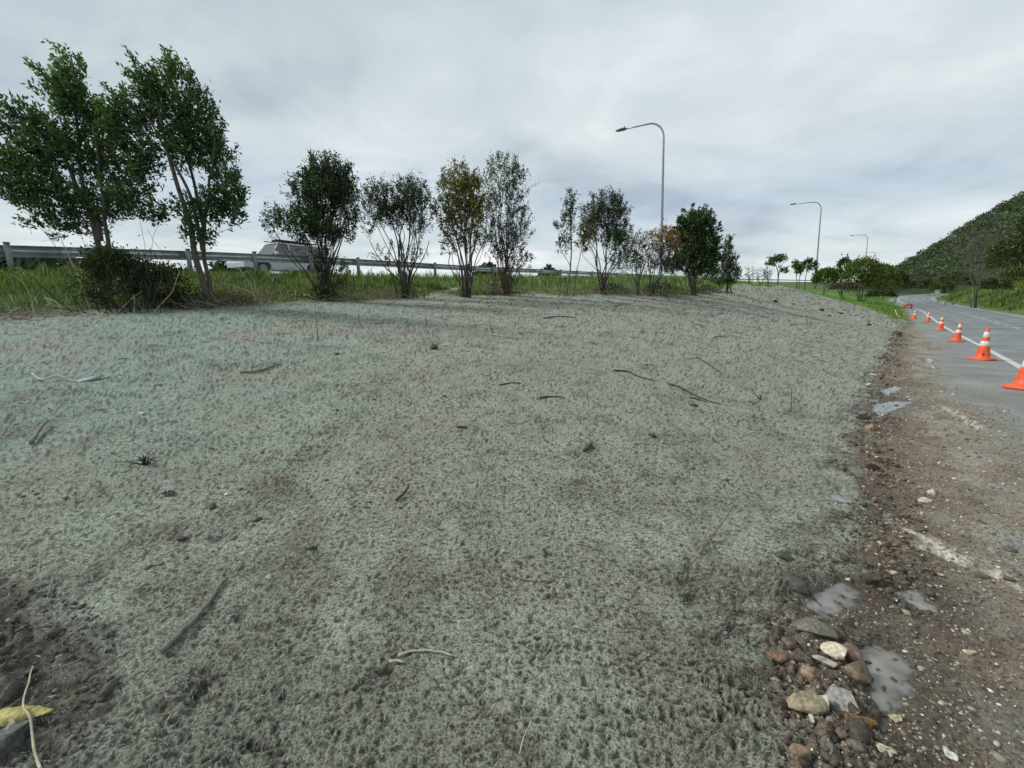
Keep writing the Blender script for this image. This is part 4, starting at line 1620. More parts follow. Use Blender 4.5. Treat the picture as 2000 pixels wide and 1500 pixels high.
make_tree('slender_tree', 'slender sparse tree standing alone in the gap right of the tall grey-green tree', (1107, 581), 20,
          [([(1105, 581), (1113, 530), (1116, 480), (1113, 420), (1113, 385)], 0.035), ([(1120, 578), (1124, 540), (1136, 490), (1140, 460)], 0.02), ([(1114, 520), (1098, 490), (1090, 455)], 0.012)],
          [(1113, 400, 10, 24, 17, BG, None, 0), (1110, 440, 14, 22, 20, BG, None, 0), (1106, 480, 18, 18, 18, BG, BR, .3), (1138, 470, 14, 26, 24, BR, YG, .3), (1088, 446, 4, 5, 3, BG, None, 0)],
          leaf=(0.12, 0.042), seed=17, dense=1.5, per=18, tw=0.36, group='row of multi-stemmed trees', stem_name='stem', bark=m_bark)
make_tree('multi_stem_tree', 'dark dome-headed tree with a rounder green clump low on its right side', (1178, 575), 21.3,
          fan(1176, 575, [(1140, 440), (1160, 410), (1175, 395), (1190, 400), (1205, 420), (1215, 470), (1150, 470), (1228, 480)], 0.034),
          [(1178, 415, 38, 32, 90, BG, DG, .3), (1160, 440, 30, 34, 50, BG, None, 0), (1150, 462, 20, 26, 26, YG, BG, .4), (1205, 425, 20, 34, 36, BG, None, 0), (1206, 470, 30, 28, 80, MG, DG, .4), (1212, 512, 28, 22, 34, DG, BG, .4)],
          leaf=(0.11, 0.036), seed=18, dense=1.75, per=25, tw=0.42, group='row of multi-stemmed trees', stem_name='stem', bark=m_barkd)
make_tree('shrub', 'small grey-brown half-bare shrub between the domed tree and the orange one', (1245, 578), 22.5,
          fan(1246, 578, [(1240, 480), (1252, 470), (1262, 500), (1236, 510)], 0.028), [(1248, 480, 16, 20, 26, BR, BG, .4), (1243, 515, 16, 20, 24, BG, BR, .4), (1258, 530, 16, 14, 12, BG, BR, .4)],
          leaf=(0.11, 0.034), seed=19, dense=1.5, per=18, tw=0.4, cat='shrub', stem_name='stem', bark=m_barkd)
make_tree('autumn_shrub', 'orange-brown leafed shrub left of the densest round green tree', (1266, 580), 22.6,
          fan(1266, 580, [(1270, 470), (1290, 460), (1305, 470), (1318, 490), (1280, 500), (1300, 510)], 0.026),
          [(1290, 468, 30, 18, 46, OG, BR, .2), (1310, 485, 20, 20, 34, OG, BR, .3), (1278, 500, 24, 22, 34, BR, OG, .25), (1300, 515, 26, 18, 26, BR, DG, .3), (1300, 455, 8, 12, 6, BG, None, 0)],
          leaf=(0.11, 0.034), seed=20, dense=1.5, per=22, tw=0.36, cat='shrub', stem_name='stem', bark=m_barkd)
make_tree('dense_tree', 'densest round-headed glossy green tree at the right end of the row', (1352, 579), 24,
          fan(1352, 579, [(1330, 450), (1345, 430), (1360, 425), (1375, 440), (1390, 470), (1320, 480), (1400, 510)], 0.04),
          [(1360, 438, 34, 26, 96, DG, MG, .4), (1340, 470, 30, 38, 110, DG, MG, .4), (1378, 475, 28, 42, 110, DG, MG, .3), (1350, 510, 38, 28, 85, DG, MG, .2), (1392, 505, 18, 34, 42, DG, None, 0), (1318, 520, 22, 18, 30, DG, None, 0),
           (1372, 535, 34, 16, 26, DG, None, 0)],
          leaf=(0.13, 0.055), seed=21, dense=1.75, per=28, tw=0.34, cat='tree', stem_name='stem', bark=m_bark)
make_tree('conical_shrub', 'dark conical shrub just right of the densest round tree', (1422, 560), 30,
          fan(1422, 560, [(1418, 480), (1430, 500), (1408, 510), (1436, 520)], 0.03),
          [(1420, 483, 8, 18, 22, BG, None, 0), (1421, 512, 17, 20, 54, BG, DG, .4), (1424, 538, 22, 18, 60, BG, DG, .4), (1412, 552, 18, 9, 22, DG, None, 0)],
          leaf=(0.13, 0.05), seed=22, dense=1.5, per=24, tw=0.4, cat='shrub', stem_name='stem', bark=m_barkd)
make_tree('young_tree', 'small flat-topped light green tree alone on the ridge skyline', (1519, 554), 46,
          [([(1519, 554), (1520, 540), (1518, 525), (1512, 512)], 0.07), ([(1520, 540), (1524, 525), (1532, 512)], 0.05)],
          [(1520, 508, 15, 7, 44, (0.09, 0.13, 0.025), MG, .3), (1510, 515, 9, 6, 16, MG, None, 0), (1530, 529, 8, 5, 12, MG, None, 0)],
          leaf=(0.2, 0.09), seed=23, per=20, tw=0.4, stem_name='trunk')
make_tree('young_tree', 'small round-headed tree left of its darker neighbour by the second lamp post', (1557, 556), 52,
          [([(1557, 556), (1556, 540), (1554, 522)], 0.06), ([(1561, 556), (1562, 540), (1565, 525)], 0.05)],
          [(1556, 519, 8, 9, 28, MG, None, 0), (1562, 530, 9, 8, 24, MG, DG, .3)], leaf=(0.22, 0.09), seed=24, per=20, tw=0.4, stem_name='trunk')
make_tree('young_tree', 'small dark leaning tree touching the second lamp post', (1574, 557), 53,
          [([(1572, 557), (1574, 540), (1580, 520)], 0.06)],
          [(1580, 516, 13, 8, 36, DG, None, 0), (1573, 527, 9, 6, 16, DG, None, 0), (1590, 525, 7, 9, 14, DG, None, 0)], leaf=(0.22, 0.09), seed=25, per=20, tw=0.4, stem_name='trunk')
for k, (u, v, w_, h_) in enumerate(((1464, 551, 9, 22), (1489, 550, 12, 18), (1498, 551, 8, 24))):
    make_tree('bare_bush', ('sparse bare bush on the ridge, nearest to the conical shrub', 'sparse low bush in the middle of the ridge skyline', 'thin spiky bush left of the umbrella-shaped tree')[k], (u, v), 42,
              fan(u, v, [(u - w_, v - h_), (u, v - h_ - 6), (u + w_, v - h_), (u + w_ * .5, v - h_ * .7)], 0.02),
              [(u, v - h_ * .6, w_, h_ * .6, 20, BG, None, 0)], leaf=(0.16, 0.05), seed=30 + k, per=7, tw=0.5, cat='bush', group='bare bushes on the ridge', stem_name='stem')
# leafless tree across the road
make_tree('bare_tree', 'grey leafless tree standing at the foot of the hill across the road', (1905, 592), 74,
          [([(1905, 592), (1903, 560), (1900, 530), (1895, 490), (1890, 465)], 0.11), ([(1908, 592), (1909, 560), (1912, 520), (1925, 480), (1935, 455)], 0.10),
           ([(1903, 560), (1890, 530), (1876, 500)], 0.13), ([(1912, 540), (1930, 510), (1950, 485)], 0.13), ([(1903, 575), (1885, 560), (1868, 545)], 0.1)],
          [(1900, 478, 42, 30, 170, BR, None, 0), (1932, 490, 40, 38, 170, BR, None, 0), (1885, 530, 32, 32, 110, BR, None, 0), (1928, 540, 34, 28, 60, BR, None, 0)],
          leaf=(0.10, 0.03), seed=40, per=2, tw=1.7, bark=simple_mat('grey_dead_wood', (0.15, 0.14, 0.13), 0.9, var=0.2), thick=3.0, depth=0.7)


# ---- rounded bushes, further away
def bush_cloud(r, c, R3, n, col, leafs, lump=0.22, seed=0, loose_=1.0):
    """leaf clumps over a lumpy crown surface and through its outer volume"""
    q = unit(r.normal(size=(n, 3)))
    q[:, 2] = np.where(q[:, 2] < -0.35, -q[:, 2], q[:, 2])
    lum = 1 + lump * (noise2(q[:, 0] * 2.6 + seed, q[:, 1] * 2.6 + q[:, 2] * 1.7, 3) + 0.6 * noise2(q[:, 0] * 6 + seed, q[:, 2] * 6 - q[:, 1] * 3, 8))
    rad = (1 - 0.30 * r.random(n) ** 1.6 + loose_ * np.abs(r.normal(0, 0.13, n)) * (r.random(n) < 0.35)) * lum
    p = c + q * R3 * rad[:, None]
    dd = unit(q * 0.7 + np.array((0, 0, 0.5)) + r.normal(0, 0.5, (n, 3)))
    tone = np.exp(0.45 * noise2(q[:, 0] * 5 + seed * 3, q[:, 1] * 5 + q[:, 2] * 4, 5))
    cols = leafcols(n, col, r, 0.28) * tone[:, None]
    return p, dd, cols


def make_bush(name, label, u, v, Y, ru, rv, n, col, leaf, seed, lobes=None, group=None, cat='bush', core=True):
    r = np.random.default_rng(seed)
    b0 = W(u, v, Y)
    zb = S(b0[0], b0[1])
    root = empty(name, (b0[0], b0[1], zb))
    tag(root, label, cat, group)
    O = np.array((b0[0], b0[1], zb))
    s_ = Y / F
    PP, DD, CCs = [], [], []
    wood = MB()
    for (lu, lv, lru, lrv, fr) in (lobes or [(u, v, ru, rv, 1.0)]):
        c = W(lu, lv, Y + r.uniform(-0.5, 0.5) * ru * s_ * 0.6) - O
        p, dd, cc = bush_cloud(r, c, np.array((lru * s_, lru * s_ * 0.9, lrv * s_)), int(n * fr), col, leaf, seed=seed + lu)
        PP.append(p)
        DD.append(dd)
        CCs.append(cc)
        for _ in range(5):
            e = c + unit(r.normal(size=3)) * np.array((lru, lru, lrv)) * s_ * 0.7
            wood.tube([np.array((r.normal(0, 0.15), r.normal(0, 0.15), -0.1)), (e * 0.5 + r.normal(0, 0.1, 3)), e], [0.035, 0.024, 0.01], 4)
    wood.build('stem', m_barkd, root, kind=None)
    p = np.vstack(PP)
    V, f, c = leaves_mesh(p, np.vstack(DD), leaf, leaf * 0.55, np.vstack(CCs), r)
    mesh_np('crown', V, f, m_leaf, root, col=c, kind='stuff')
    make_tree.n += len(f)
    return root


BUSHG = (0.11, 0.145, 0.038)
make_bush('round_bush', 'low bright green rounded bush at the left end of the bush group', 1612, 546, 66, 20, 18, 2600, (0.085, 0.13, 0.022), 0.34, 51, group='round bushes beside the grass slope')
make_bush('round_bush', 'largest and tallest round green bush in front of the third lamp post', 1688, 545, 80, 36, 34, 5200, BUSHG, 0.36, 52, [(1684, 535, 30, 26, 0.5), (1668, 552, 24, 24, .3), (1706, 552, 26, 24, .3), (1690, 565, 30, 16, .2)], group='round bushes beside the grass slope')
make_bush('round_bush', 'mid-green bush lower on the right of the tallest bush, toward the road', 1728, 548, 90, 26, 26, 3400, BUSHG, 0.4, 53, [(1722, 534, 20, 15, 0.4), (1728, 555, 22, 20, .5)], group='round bushes beside the grass slope')
make_bush('round_bush', 'rightmost round bush where the road bends', 1752, 553, 100, 16, 20, 1800, (0.05, 0.072, 0.018), 0.45, 54, group='round bushes beside the grass slope')
make_bush('spiky_bush', 'dark grey-green spiky bush poking up left of the tallest round bush', 1650, 527, 86, 12, 22, 900, BG, 0.5, 55, [(1648, 525, 11, 18, .6), (1640, 545, 14, 14, .4)])
make_bush('dead_bush', 'brown leafless-looking scrub in front of the round bushes', 1648, 562, 62, 22, 9, 1600, (0.12, 0.09, 0.065), 0.25, 56)
make_bush('low_bush', 'small dark bush hugging the foot of the round bushes beside the road', 1722, 577, 74, 22, 8, 1500, (0.045, 0.07, 0.02), 0.3, 57)
# across the road
for k, (u, v, Y, ru, rv, n, col, lf, lab) in enumerate((
    (1975, 508, 66, 34, 38, 4200, (0.075, 0.10, 0.028), 0.36, 'big dark bush at the right edge of the photo, right of the leafless tree'),
    (2040, 470, 62, 45, 60, 4200, (0.07, 0.095, 0.028), 0.36, 'tall bush mass cut off by the right edge of the photo'),
    (1990, 545, 60, 26, 20, 1800, (0.09, 0.12, 0.032), 0.34, 'low bright-topped bush under the big dark bush at the right edge'),
    (1868, 552, 88, 24, 18, 2200, (0.075, 0.105, 0.03), 0.42, 'bush left of the leafless tree, behind the roadside grass'),
    (1838, 562, 105, 17, 14, 1600, (0.07, 0.10, 0.025), 0.45, 'light green bush at the inside of the road bend'),
    (1945, 560, 72, 20, 14, 1500, (0.065, 0.09, 0.03), 0.36, 'low dark bush right beside the trunk of the leafless tree'),
    (1818, 560, 150, 20, 12, 1300, (0.04, 0.06, 0.02), 0.6, 'farther dark bush beyond the road bend'),
    (1792, 560, 170, 18, 10, 1100, (0.035, 0.05, 0.018), 0.6, 'darkest far bush straight above where the road disappears'))):
    make_bush('roadside_bush', lab, u, v, Y, ru, rv, n, col, lf, 60 + k, group='bushes at the foot of the hill')

# bramble round the base of the first tree
r = np.random.default_rng(99)
bp = gp(262, 606)
root = empty('bramble_bush', on(262, 606))
tag(root, 'dark tangled bramble bush around the base of the leftmost tree', 'bush')
O = np.array(root.location)
PP, DD, CCs = [], [], []
for (lu, lv, lru, lrv, n, col) in ((235, 560, 55, 48, 3400, (0.028, 0.042, 0.016)), (215, 520, 36, 28, 1700, (0.05, 0.07, 0.022)), (300, 565, 48, 40, 2600, (0.026, 0.038, 0.015)), (330, 590, 34, 16, 900, (0.035, 0.05, 0.018)),
                                   (190, 590, 22, 18, 500, (0.04, 0.055, 0.02))):
    c = W(lu, lv, 9.9) - O
    p, dd, cc = bush_cloud(r, c, np.array((lru, lru * 0.75, lrv)) * 9.9 / F, n, col, 0.05, 0.5, lu, 2.2)
    k = r.random(len(p)) < 1
    PP.append(p[k])
    DD.append(dd[k])
    CCs.append(cc[k])
V, f, c = leaves_mesh(np.vstack(PP), np.vstack(DD), 0.06, 0.036, np.vstack(CCs), r)
mesh_np('crown', V, f, m_leaf, root, col=c, kind='stuff')
mb = MB()
for _ in range(60):
    a = np.array((r.uniform(-1.0, 1.0), r.uniform(-0.5, 0.4), -0.05))
    e = a + np.array((r.normal(0, 0.35), r.normal(-0.1, 0.3), r.uniform(0.5, 1.15)))
    mb.tube([a, (a + e) / 2 + r.normal(0, 0.08, 3), e], [0.009, 0.007, 0.003], 4)
mb.build('stems', m_barkd, root, kind='stuff')

# the wooded hill: crowns as one mass
def hill_forest():
    r = np.random.default_rng(5)
    VV, FF, CC = [], [], []
    base = 0
    pts = []
    # jittered grid over the slope, denser close by
    for (x0, x1, y0, y1, st) in ((50, 400, 40, 330, 3.5),):
        gx, gy = np.meshgrid(np.arange(x0, x1, st), np.arange(y0, y1, st))
        gx = gx.ravel() + r.uniform(-st * .45, st * .45, gx.size)
        gy = gy.ravel() + r.uniform(-st * .45, st * .45, gy.size)
        dl, _, _ = pdist(gx, gy, ELc)
        a = gx / gy
        k = ((dl > 21) | ((np.abs(dl) > 14) & (gy > 175))) & (a > 0.80) & (a < 1.75) & (gy > 50) & (np.hypot(gx, gy) < 430)
        pts.append(np.column_stack([gx[k], gy[k]]))
    P = np.vstack(pts)
    hz = Hraw(P[:, 0], P[:, 1])
    k = hz > 1.5
    P, hz = P[k], hz[k]
    # keep only what faces the camera side of the ridge
    for i in range(len(P)):
        d0 = math.hypot(*P[i])
        rad = r.uniform(1.6, 2.9)
        n = int(np.clip(110 * 130 / d0, 52, 150))
        lf = np.clip(d0 / 250.0, 0.45, 1.0)
        green = np.array((0.084, 0.112, 0.056)) * math.exp(r.normal(0, 0.28))
        if r.random() < 0.12:
            green = np.array((0.11, 0.125, 0.045))
        if r.random() < 0.06:
            green = np.array((0.095, 0.085, 0.065))
        c = np.array((P[i, 0], P[i, 1], hz[i] + rad * r.uniform(0.3, 0.7)))
        p, dd, cc = bush_cloud(r, c, np.array((rad, rad, rad * 0.85)), n, green, lf, 0.2, i)
        V, f, c4 = leaves_mesh(p, dd, lf, lf * 0.6, cc, r)
        VV.append(V)
        FF.append(f + base)
        CC.append(c4)
        base += len(V)
    o = mesh_np('hillside_trees', np.vstack(VV), np.vstack(FF), m_leaf, col=np.vstack(CC), kind='stuff')
    tag(o, 'dense dark green bush covering the steep hill at the right', 'forest')
    print('hill crowns', len(P), 'leaves', base // 4)


hill_forest()


# ------------------------------------------------------------------ grass
def blades(name, label, P, h, wid, cols, lean, r, kind='stuff'):
    n = len(P)
    a = r.uniform(0, 2 * math.pi, n)
    side = np.stack([np.cos(a), np.sin(a), np.zeros(n)], 1)
    ld = np.stack([np.cos(a + 1.57), np.sin(a + 1.57), np.zeros(n)], 1) * r.uniform(0.1, 0.95, n)[:, None] + np.array(lean)
    h = h[:, None]
    w2 = wid[:, None] / 2
    up = np.array((0, 0, 1.0))
    p0, p1, p2 = P, P + up * h * 0.55 + ld * h * 0.25, P + up * h * 0.92 + ld * h * 0.85
    V = np.stack([p0 - side * w2, p0 + side * w2, p1 + side * w2 * 0.8, p1 - side * w2 * 0.8, p2], 1).reshape(-1, 3)
    i = np.arange(n)[:, None] * 5
    q = np.hstack([i, i + 1, i + 2, i + 3])
    t = np.hstack([i + 3, i + 2, i + 4])
    c = np.repeat(cols, 5, axis=0)
    o = mesh_np(name, V, [q, t], m_grassb, col=c, kind=kind)
    tag(o, label, 'grass')
    return o


def scatter_between(n, r, cond, box):
    out = []
    got = 0
    while got < n:
        x = r.uniform(box[0], box[1], n * 2)
        y = r.uniform(box[2], box[3], n * 2)
        k = cond(x, y)
        out.append(np.column_stack([x[k], y[k]]))
        got += k.sum()
    return np.vstack(out)[:n]


def c_bank(x, y):
    dg, _, _ = pdist(x, y, GRASS)
    dr, _, _ = pdist(x, y, RBc)
    pat = fbm(x * 0.9, y * 0.9, 201, 3)
    return (dg < -0.05 - 0.5 * np.clip(pat, -1, 0.6)) & (dr > -0.15) & (np.abs(x / np.maximum(y, 1)) < 1.45) & (y > 5)


r = np.random.default_rng(301)
def zat(P):
    return surface(P[:, 0], P[:, 1])


P = scatter_between(26000, r, lambda x, y: c_bank(x, y) & (y < 20), (-24, 8, 5, 20))
P2 = scatter_between(15000, r, lambda x, y: c_bank(x, y) & (y >= 20) & (r.random(len(x)) < 22 / np.maximum(y, 20)), (-10, 22, 20, 48))
P = np.vstack([P, P2])
z = zat(P)
hh = r.uniform(0.12, 0.42, len(P)) * (0.6 + 0.9 * np.clip(fbm(P[:, 0] * 1.3, P[:, 1] * 1.3, 211, 3) + 0.35, 0, 1.2))
dgg, _, _ = pdist(P[:, 0], P[:, 1], GRASS)
hh *= 0.45 + 0.55 * sstep(0.1, 1.6, -dgg)
wd = r.uniform(0.010, 0.018, len(P)) * np.clip(P[:, 1] / 10, 0.8, 3)
gc = leafcols(len(P), (0.125, 0.20, 0.045), r, 0.4, (0.29, 0.25, 0.14), 0.27)
mixn = sstep(-0.3, 0.5, fbm(P[:, 0] * 0.7, P[:, 1] * 0.7, 221, 3))[:, None]
gc = gc * (1 - mixn * np.array((0.45, 0.38, 0.2)))
blades('tall_grass', 'tall green roadside grass on the bank between the trees and the guardrail', np.column_stack([P, z - 0.02]), hh, wd, gc, (0.05, -0.18, 0), r)


def c_mown(x, y):
    dg, _, _ = pdist(x, y, GRASS)
    dr, _, _ = pdist(x, y, RBc)
    dl, _, _ = pdist(x, y, ELc)
    return (dg < 0.1) & (dr > 0.3) & (dl < -2.3)


P = scatter_between(16000, r, lambda x, y: c_mown(x, y) & (r.random(len(x)) < (40 / np.maximum(y, 36)) ** 1.5), (12, 62, 34, 80))
z = zat(P)
dl, _, _ = pdist(P[:, 0], P[:, 1], ELc)
lng = sstep(-6.5, -3.5, dl + fbm(P[:, 0], P[:, 1], 232, 2))
hh = r.uniform(0.06, 0.16, len(P)) * (1 + 2.2 * lng)
wd = r.uniform(0.03, 0.06, len(P))
gc = leafcols(len(P), (0.15, 0.30, 0.035), r, 0.22)
gc = gc * (1 - lng[:, None] * np.array((0.0, 0.30, -0.3)))
blades('mown_grass', 'short bright green grass strip running down the slope beside the far cones', np.column_stack([P, z - 0.01]), hh, wd, gc, (0.0, -0.1, 0), r)


def c_verge(x, y):
    dl, _, _ = pdist(x, y, ELc)
    return (dl > 9.0) & (dl < 20) & (x / np.maximum(y, 1) > 0.8) & (x / np.maximum(y, 1) < 1.7)


P = scatter_between(22000, r, lambda x, y: c_verge(x, y) & (r.random(len(x)) < 45 / np.maximum(y, 40)), (38, 130, 34, 130))
z = zat(P)
hh = r.uniform(0.25, 0.7, len(P))
wd = r.uniform(0.05, 0.10, len(P))
gc = leafcols(len(P), (0.19, 0.25, 0.065), r, 0.28, (0.27, 0.28, 0.12), 0.2)
pt = sstep(-0.2, 0.5, fbm(P[:, 0] * 0.5, P[:, 1] * 0.5, 241, 3))[:, None]
gc = gc * (1 - 0.45 * pt)
blades('verge_grass', 'long drooping grass on the bank across the road', np.column_stack([P, z - 0.03]), hh, wd, gc, (-0.35, -0.35, 0), r)

# sparse grass tufts creeping into the sprayed area near the ridge
P = scatter_between(2500, r, lambda x, y: (np.abs(pdist(x, y, GRASS)[0]) < 3.5) & (pdist(x, y, GRASS)[0] > 0) & (fbm(x * 0.8, y * 0.8, 251, 3) > 0.15) & (y > 26), (8, 40, 26, 58))
z = zat(P)
blades('sparse_grass', 'thin new grass coming through the grey mulch near the ridge', np.column_stack([P, z]), r.uniform(0.03, 0.09, len(P)), r.uniform(0.02, 0.04, len(P)), leafcols(len(P), (0.13, 0.16, 0.05), r, 0.2), (0, 0, 0), r)

# ------------------------------------------------------------------ fibres of the sprayed mulch
def mulch_fibres(n):
    r = np.random.default_rng(401)
    rr = 1.0 + 6.0 * r.random(n) ** 1.35
    aa = r.uniform(-1.0, 0.95, n)
    x, y = rr * np.sin(aa), rr * np.cos(aa)
    g_, gs, ba, dt, dl = masks(x, y)
    k = ((1 - g_) * (1 - gs) * (1 - ba * 0.75) > r.random(n)) & (noise2(x * 1.7, y * 1.7, 402) > -0.55)
    x, y, rr = x[k], y[k], rr[k]
    m = len(x)
    ang = r.uniform(0, math.pi, m)
    ln = r.uniform(0.008, 0.026, m)
    w_ = (0.0005 + 0.00026 * rr) * r.uniform(0.7, 1.3, m)
    cx, cy = np.cos(ang), np.sin(ang)
    cur = r.normal(0, 0.35, m)
    pts = []
    for t in (-0.5, 0.0, 0.5):
        px_ = x + cx * ln * t - cy * cur * ln * (t * t)
        py_ = y + cy * ln * t + cx * cur * ln * (t * t)
        pz = surface(px_, py_, np.full(m, 0.004)) + 0.0012 + (0.004 * r.random(m) if t != 0 else 0.0025 + 0.004 * r.random(m))
        pts.append(np.column_stack([px_, py_, pz]))
    sd = np.column_stack([-cy, cx, r.normal(0, 0.4, m)]) * w_[:, None]
    V = np.stack([pts[0] - sd * .5, pts[0] + sd * .5, pts[1] + sd, pts[1] - sd, pts[2] + sd * .4, pts[2] - sd * .4], 1).reshape(-1, 3)
    i = np.arange(m)[:, None] * 6
    f = np.vstack([np.hstack([i, i + 1, i + 2, i + 3]), np.hstack([i + 3, i + 2, i + 4, i + 5])])
    base = np.array((0.38, 0.41, 0.33))
    c = base[None] * np.exp(r.normal(0, 0.22, (m, 1)))
    left = sstep(0.5, -4.0, x)[:, None]
    c = c * (1 - left * np.array((0.2, 0.0, 0.04)))
    straw = r.random(m) < 0.05
    c[straw] = (0.5, 0.45, 0.3)
    o = mesh_np('mulch_fibres', V, f, m_grassb, col=np.repeat(c, 6, axis=0), kind='stuff')
    tag(o, 'fine pale green fibres of the sprayed mulch lying over the soil', 'mulch')


mulch_fibres(42000)

# ------------------------------------------------------------------ loose stones, clods
def icos(sub):
    import bmesh
    bm = bmesh.new()
    bmesh.ops.create_icosphere(bm, subdivisions=sub, radius=1.0)
    v = np.array([vv.co[:] for vv in bm.verts])
    f = np.array([[q.index for q in ff.verts] for ff in bm.faces])
    bm.free()
    return v, f


ICO1, ICO2, ICO3 = icos(1), icos(2), icos(3)
m_vcol, nt, b = nmat('stone_and_soil')
at = nt.nodes.new('ShaderNodeAttribute')
at.attribute_name = 'col'
nn_ = nt.nodes.new('ShaderNodeTexNoise')
nn_.inputs['Scale'].default_value = 60
nn_.inputs['Detail'].default_value = 5
tcc = nt.nodes.new('ShaderNodeTexCoord')
nt.links.new(tcc.outputs['Object'], nn_.inputs['Vector'])
rp = nt.nodes.new('ShaderNodeValToRGB')
rp.color_ramp.elements[0].position, rp.color_ramp.elements[0].color = 0.35, (0.6, 0.6, 0.6, 1)
rp.color_ramp.elements[1].position, rp.color_ramp.elements[1].color = 0.65, (1.3, 1.3, 1.3, 1)
nt.links.new(nn_.outputs[0], rp.inputs[0])
mm = nt.nodes.new('ShaderNodeMixRGB')
mm.blend_type = 'MULTIPLY'
mm.inputs[0].default_value = 1
nt.links.new(at.outputs['Color'], mm.inputs[1])
nt.links.new(rp.outputs[0], mm.inputs[2])
nt.links.new(mm.outputs[0], b.inputs['Base Color'])
b.inputs['Roughness'].default_value = 0.75
bq_ = nt.nodes.new('ShaderNodeBump')
bq_.inputs['Distance'].default_value = 0.004
nt.links.new(nn_.outputs[0], bq_.inputs['Height'])
nt.links.new(bq_.outputs[0], b.inputs['Normal'])


def loose(name, label, cat, P, size, cols, r, flat=0.6, ico=ICO1, jag=0.35):
    n = len(P)
    v0, f0 = ico
    k = len(v0)
    z = surface(P[:, 0], P[:, 1], np.full(n, 0.004))
    sx = r.uniform(0.7, 1.3, (n, 1, 1))
    V = np.tile(v0, (n, 1, 1)) * (1 + r.uniform(-jag, jag, (n, k, 1)))
    V[:, :, 0:1] *= sx
    V[:, :, 1:2] /= sx
    V[:, :, 2] *= flat
    a = r.uniform(0, 2 * math.pi, n)
    tl = r.normal(0, 0.3, n)
    X, Yv, Z = V[..., 0], V[..., 1], V[..., 2]
    X, Z = X * np.cos(tl)[:, None] - Z * np.sin(tl)[:, None], X * np.sin(tl)[:, None] + Z * np.cos(tl)[:, None]
    c, s = np.cos(a)[:, None], np.sin(a)[:, None]
    X, Yv = X * c - Yv * s, X * s + Yv * c
    V = np.stack([X, Yv, Z], -1) * size[:, None, None]
    V[..., 0] += P[:, 0][:, None]
    V[..., 1] += P[:, 1][:, None]
    V[..., 2] += (z + size * flat * 0.02)[:, None]
    F_ = (np.arange(n)[:, None, None] * k + f0[None]).reshape(-1, 3)
    o = mesh_np(name, V.reshape(-1, 3), F_, m_vcol, col=np.repeat(cols, k, axis=0), kind='stuff')
    tag(o, label, cat)
    return o


r = np.random.default_rng(501)


def polar_pts(n, rmin, rmax, a0, a1, cond, pw=1.5):
    out, got = [], 0
    while got < n:
        rr = rmin + (rmax - rmin) * r.random(n * 2) ** pw
        aa = r.uniform(a0, a1, n * 2)
        x, y = rr * np.sin(aa), rr * np.cos(aa)
        k = cond(x, y)
        out.append(np.column_stack([x, y])[k])
        got += k.sum()
    return np.vstack(out)[:n]


def in_gravel(x, y):
    dt = pdist(x, y, TOE)[0]
    dl = pdist(x, y, ELc)[0]
    ok = (dt > 0.0) & (dl < -1.2 + 0.5 * noise2(x * 2, y * 2, 3) + r.exponential(0.22, len(x)))
    for Pq, _ in PUDDLES[:2]:
        ok &= poly_sd(x, y, Pq) > -0.02
    return ok


P = polar_pts(8500, 1.3, 16, R(20), R(58), in_gravel, 1.7)
d0 = np.hypot(P[:, 0], P[:, 1])
sz = np.exp(r.normal(-5.55, 0.45, len(P))) * (0.75 + 0.13 * d0)
cc = leafcols(len(P), (0.24, 0.21, 0.165), r, 0.3, (0.52, 0.48, 0.40), 0.22)
loose('gravel', 'small pale and grey stones scattered over the muddy shoulder', 'gravel', P, sz, cc, r)
P = polar_pts(1500, 1.3, 12, R(20), R(58), in_gravel, 1.5)
d0 = np.hypot(P[:, 0], P[:, 1])
sz = np.exp(r.normal(-4.75, 0.35, len(P))) * (0.8 + 0.07 * d0)
cc = leafcols(len(P), (0.135, 0.112, 0.082), r, 0.35, (0.36, 0.32, 0.25), 0.3)
loose('gravel', 'larger brown stones pressed into the muddy shoulder', 'gravel', P, sz, cc, r, 0.5)


def near_toe(x, y):
    dt = pdist(x, y, TOE)[0]
    return (np.abs(dt - 0.12) < 0.28 * np.abs(noise2(x * 1.5, y * 1.5, 7)) + 0.14) & (noise2(x * 4, y * 4, 8) > -0.4) & ~np.any([poly_sd(x, y, Pq) < 0.02 for Pq, _ in PUDDLES[:2]], axis=0)


P = polar_pts(4200, 1.2, 30, R(15), R(52), near_toe, 2.2)
d0 = np.hypot(P[:, 0], P[:, 1])
sz = np.exp(r.normal(-5.25, 0.6, len(P))) * (0.9 + 0.08 * d0)
cc = leafcols(len(P), (0.092, 0.068, 0.049), r, 0.3, (0.17, 0.155, 0.12), 0.2)
loose('soil_clods', 'crumbly dark brown soil clods along the foot of the mulched slope', 'soil', P, sz, cc, r, 0.7)


def in_bareL(x, y):
    return poly_sd(x, y, BARE_L) < 0.12


P = polar_pts(1500, 1.0, 3.6, R(-75), R(-25), in_bareL, 1.0)
sz = np.exp(r.normal(-5.25, 0.6, len(P)))
cc = leafcols(len(P), (0.085, 0.072, 0.060), r, 0.3, (0.2, 0.2, 0.16), 0.15)
loose('soil_clods', 'dark bare soil clods in the lower left corner', 'soil', P, sz, cc, r, 0.7)


def on_seed(x, y):
    g_, gs, ba, dt, dl = masks(x, y)
    return (g_ < 0.3) & (gs < 0.3) & (noise2(x * 0.9, y * 0.9, 9) + noise2(x * 2.5, y * 2.5, 19) * 0.6 > 0.15)


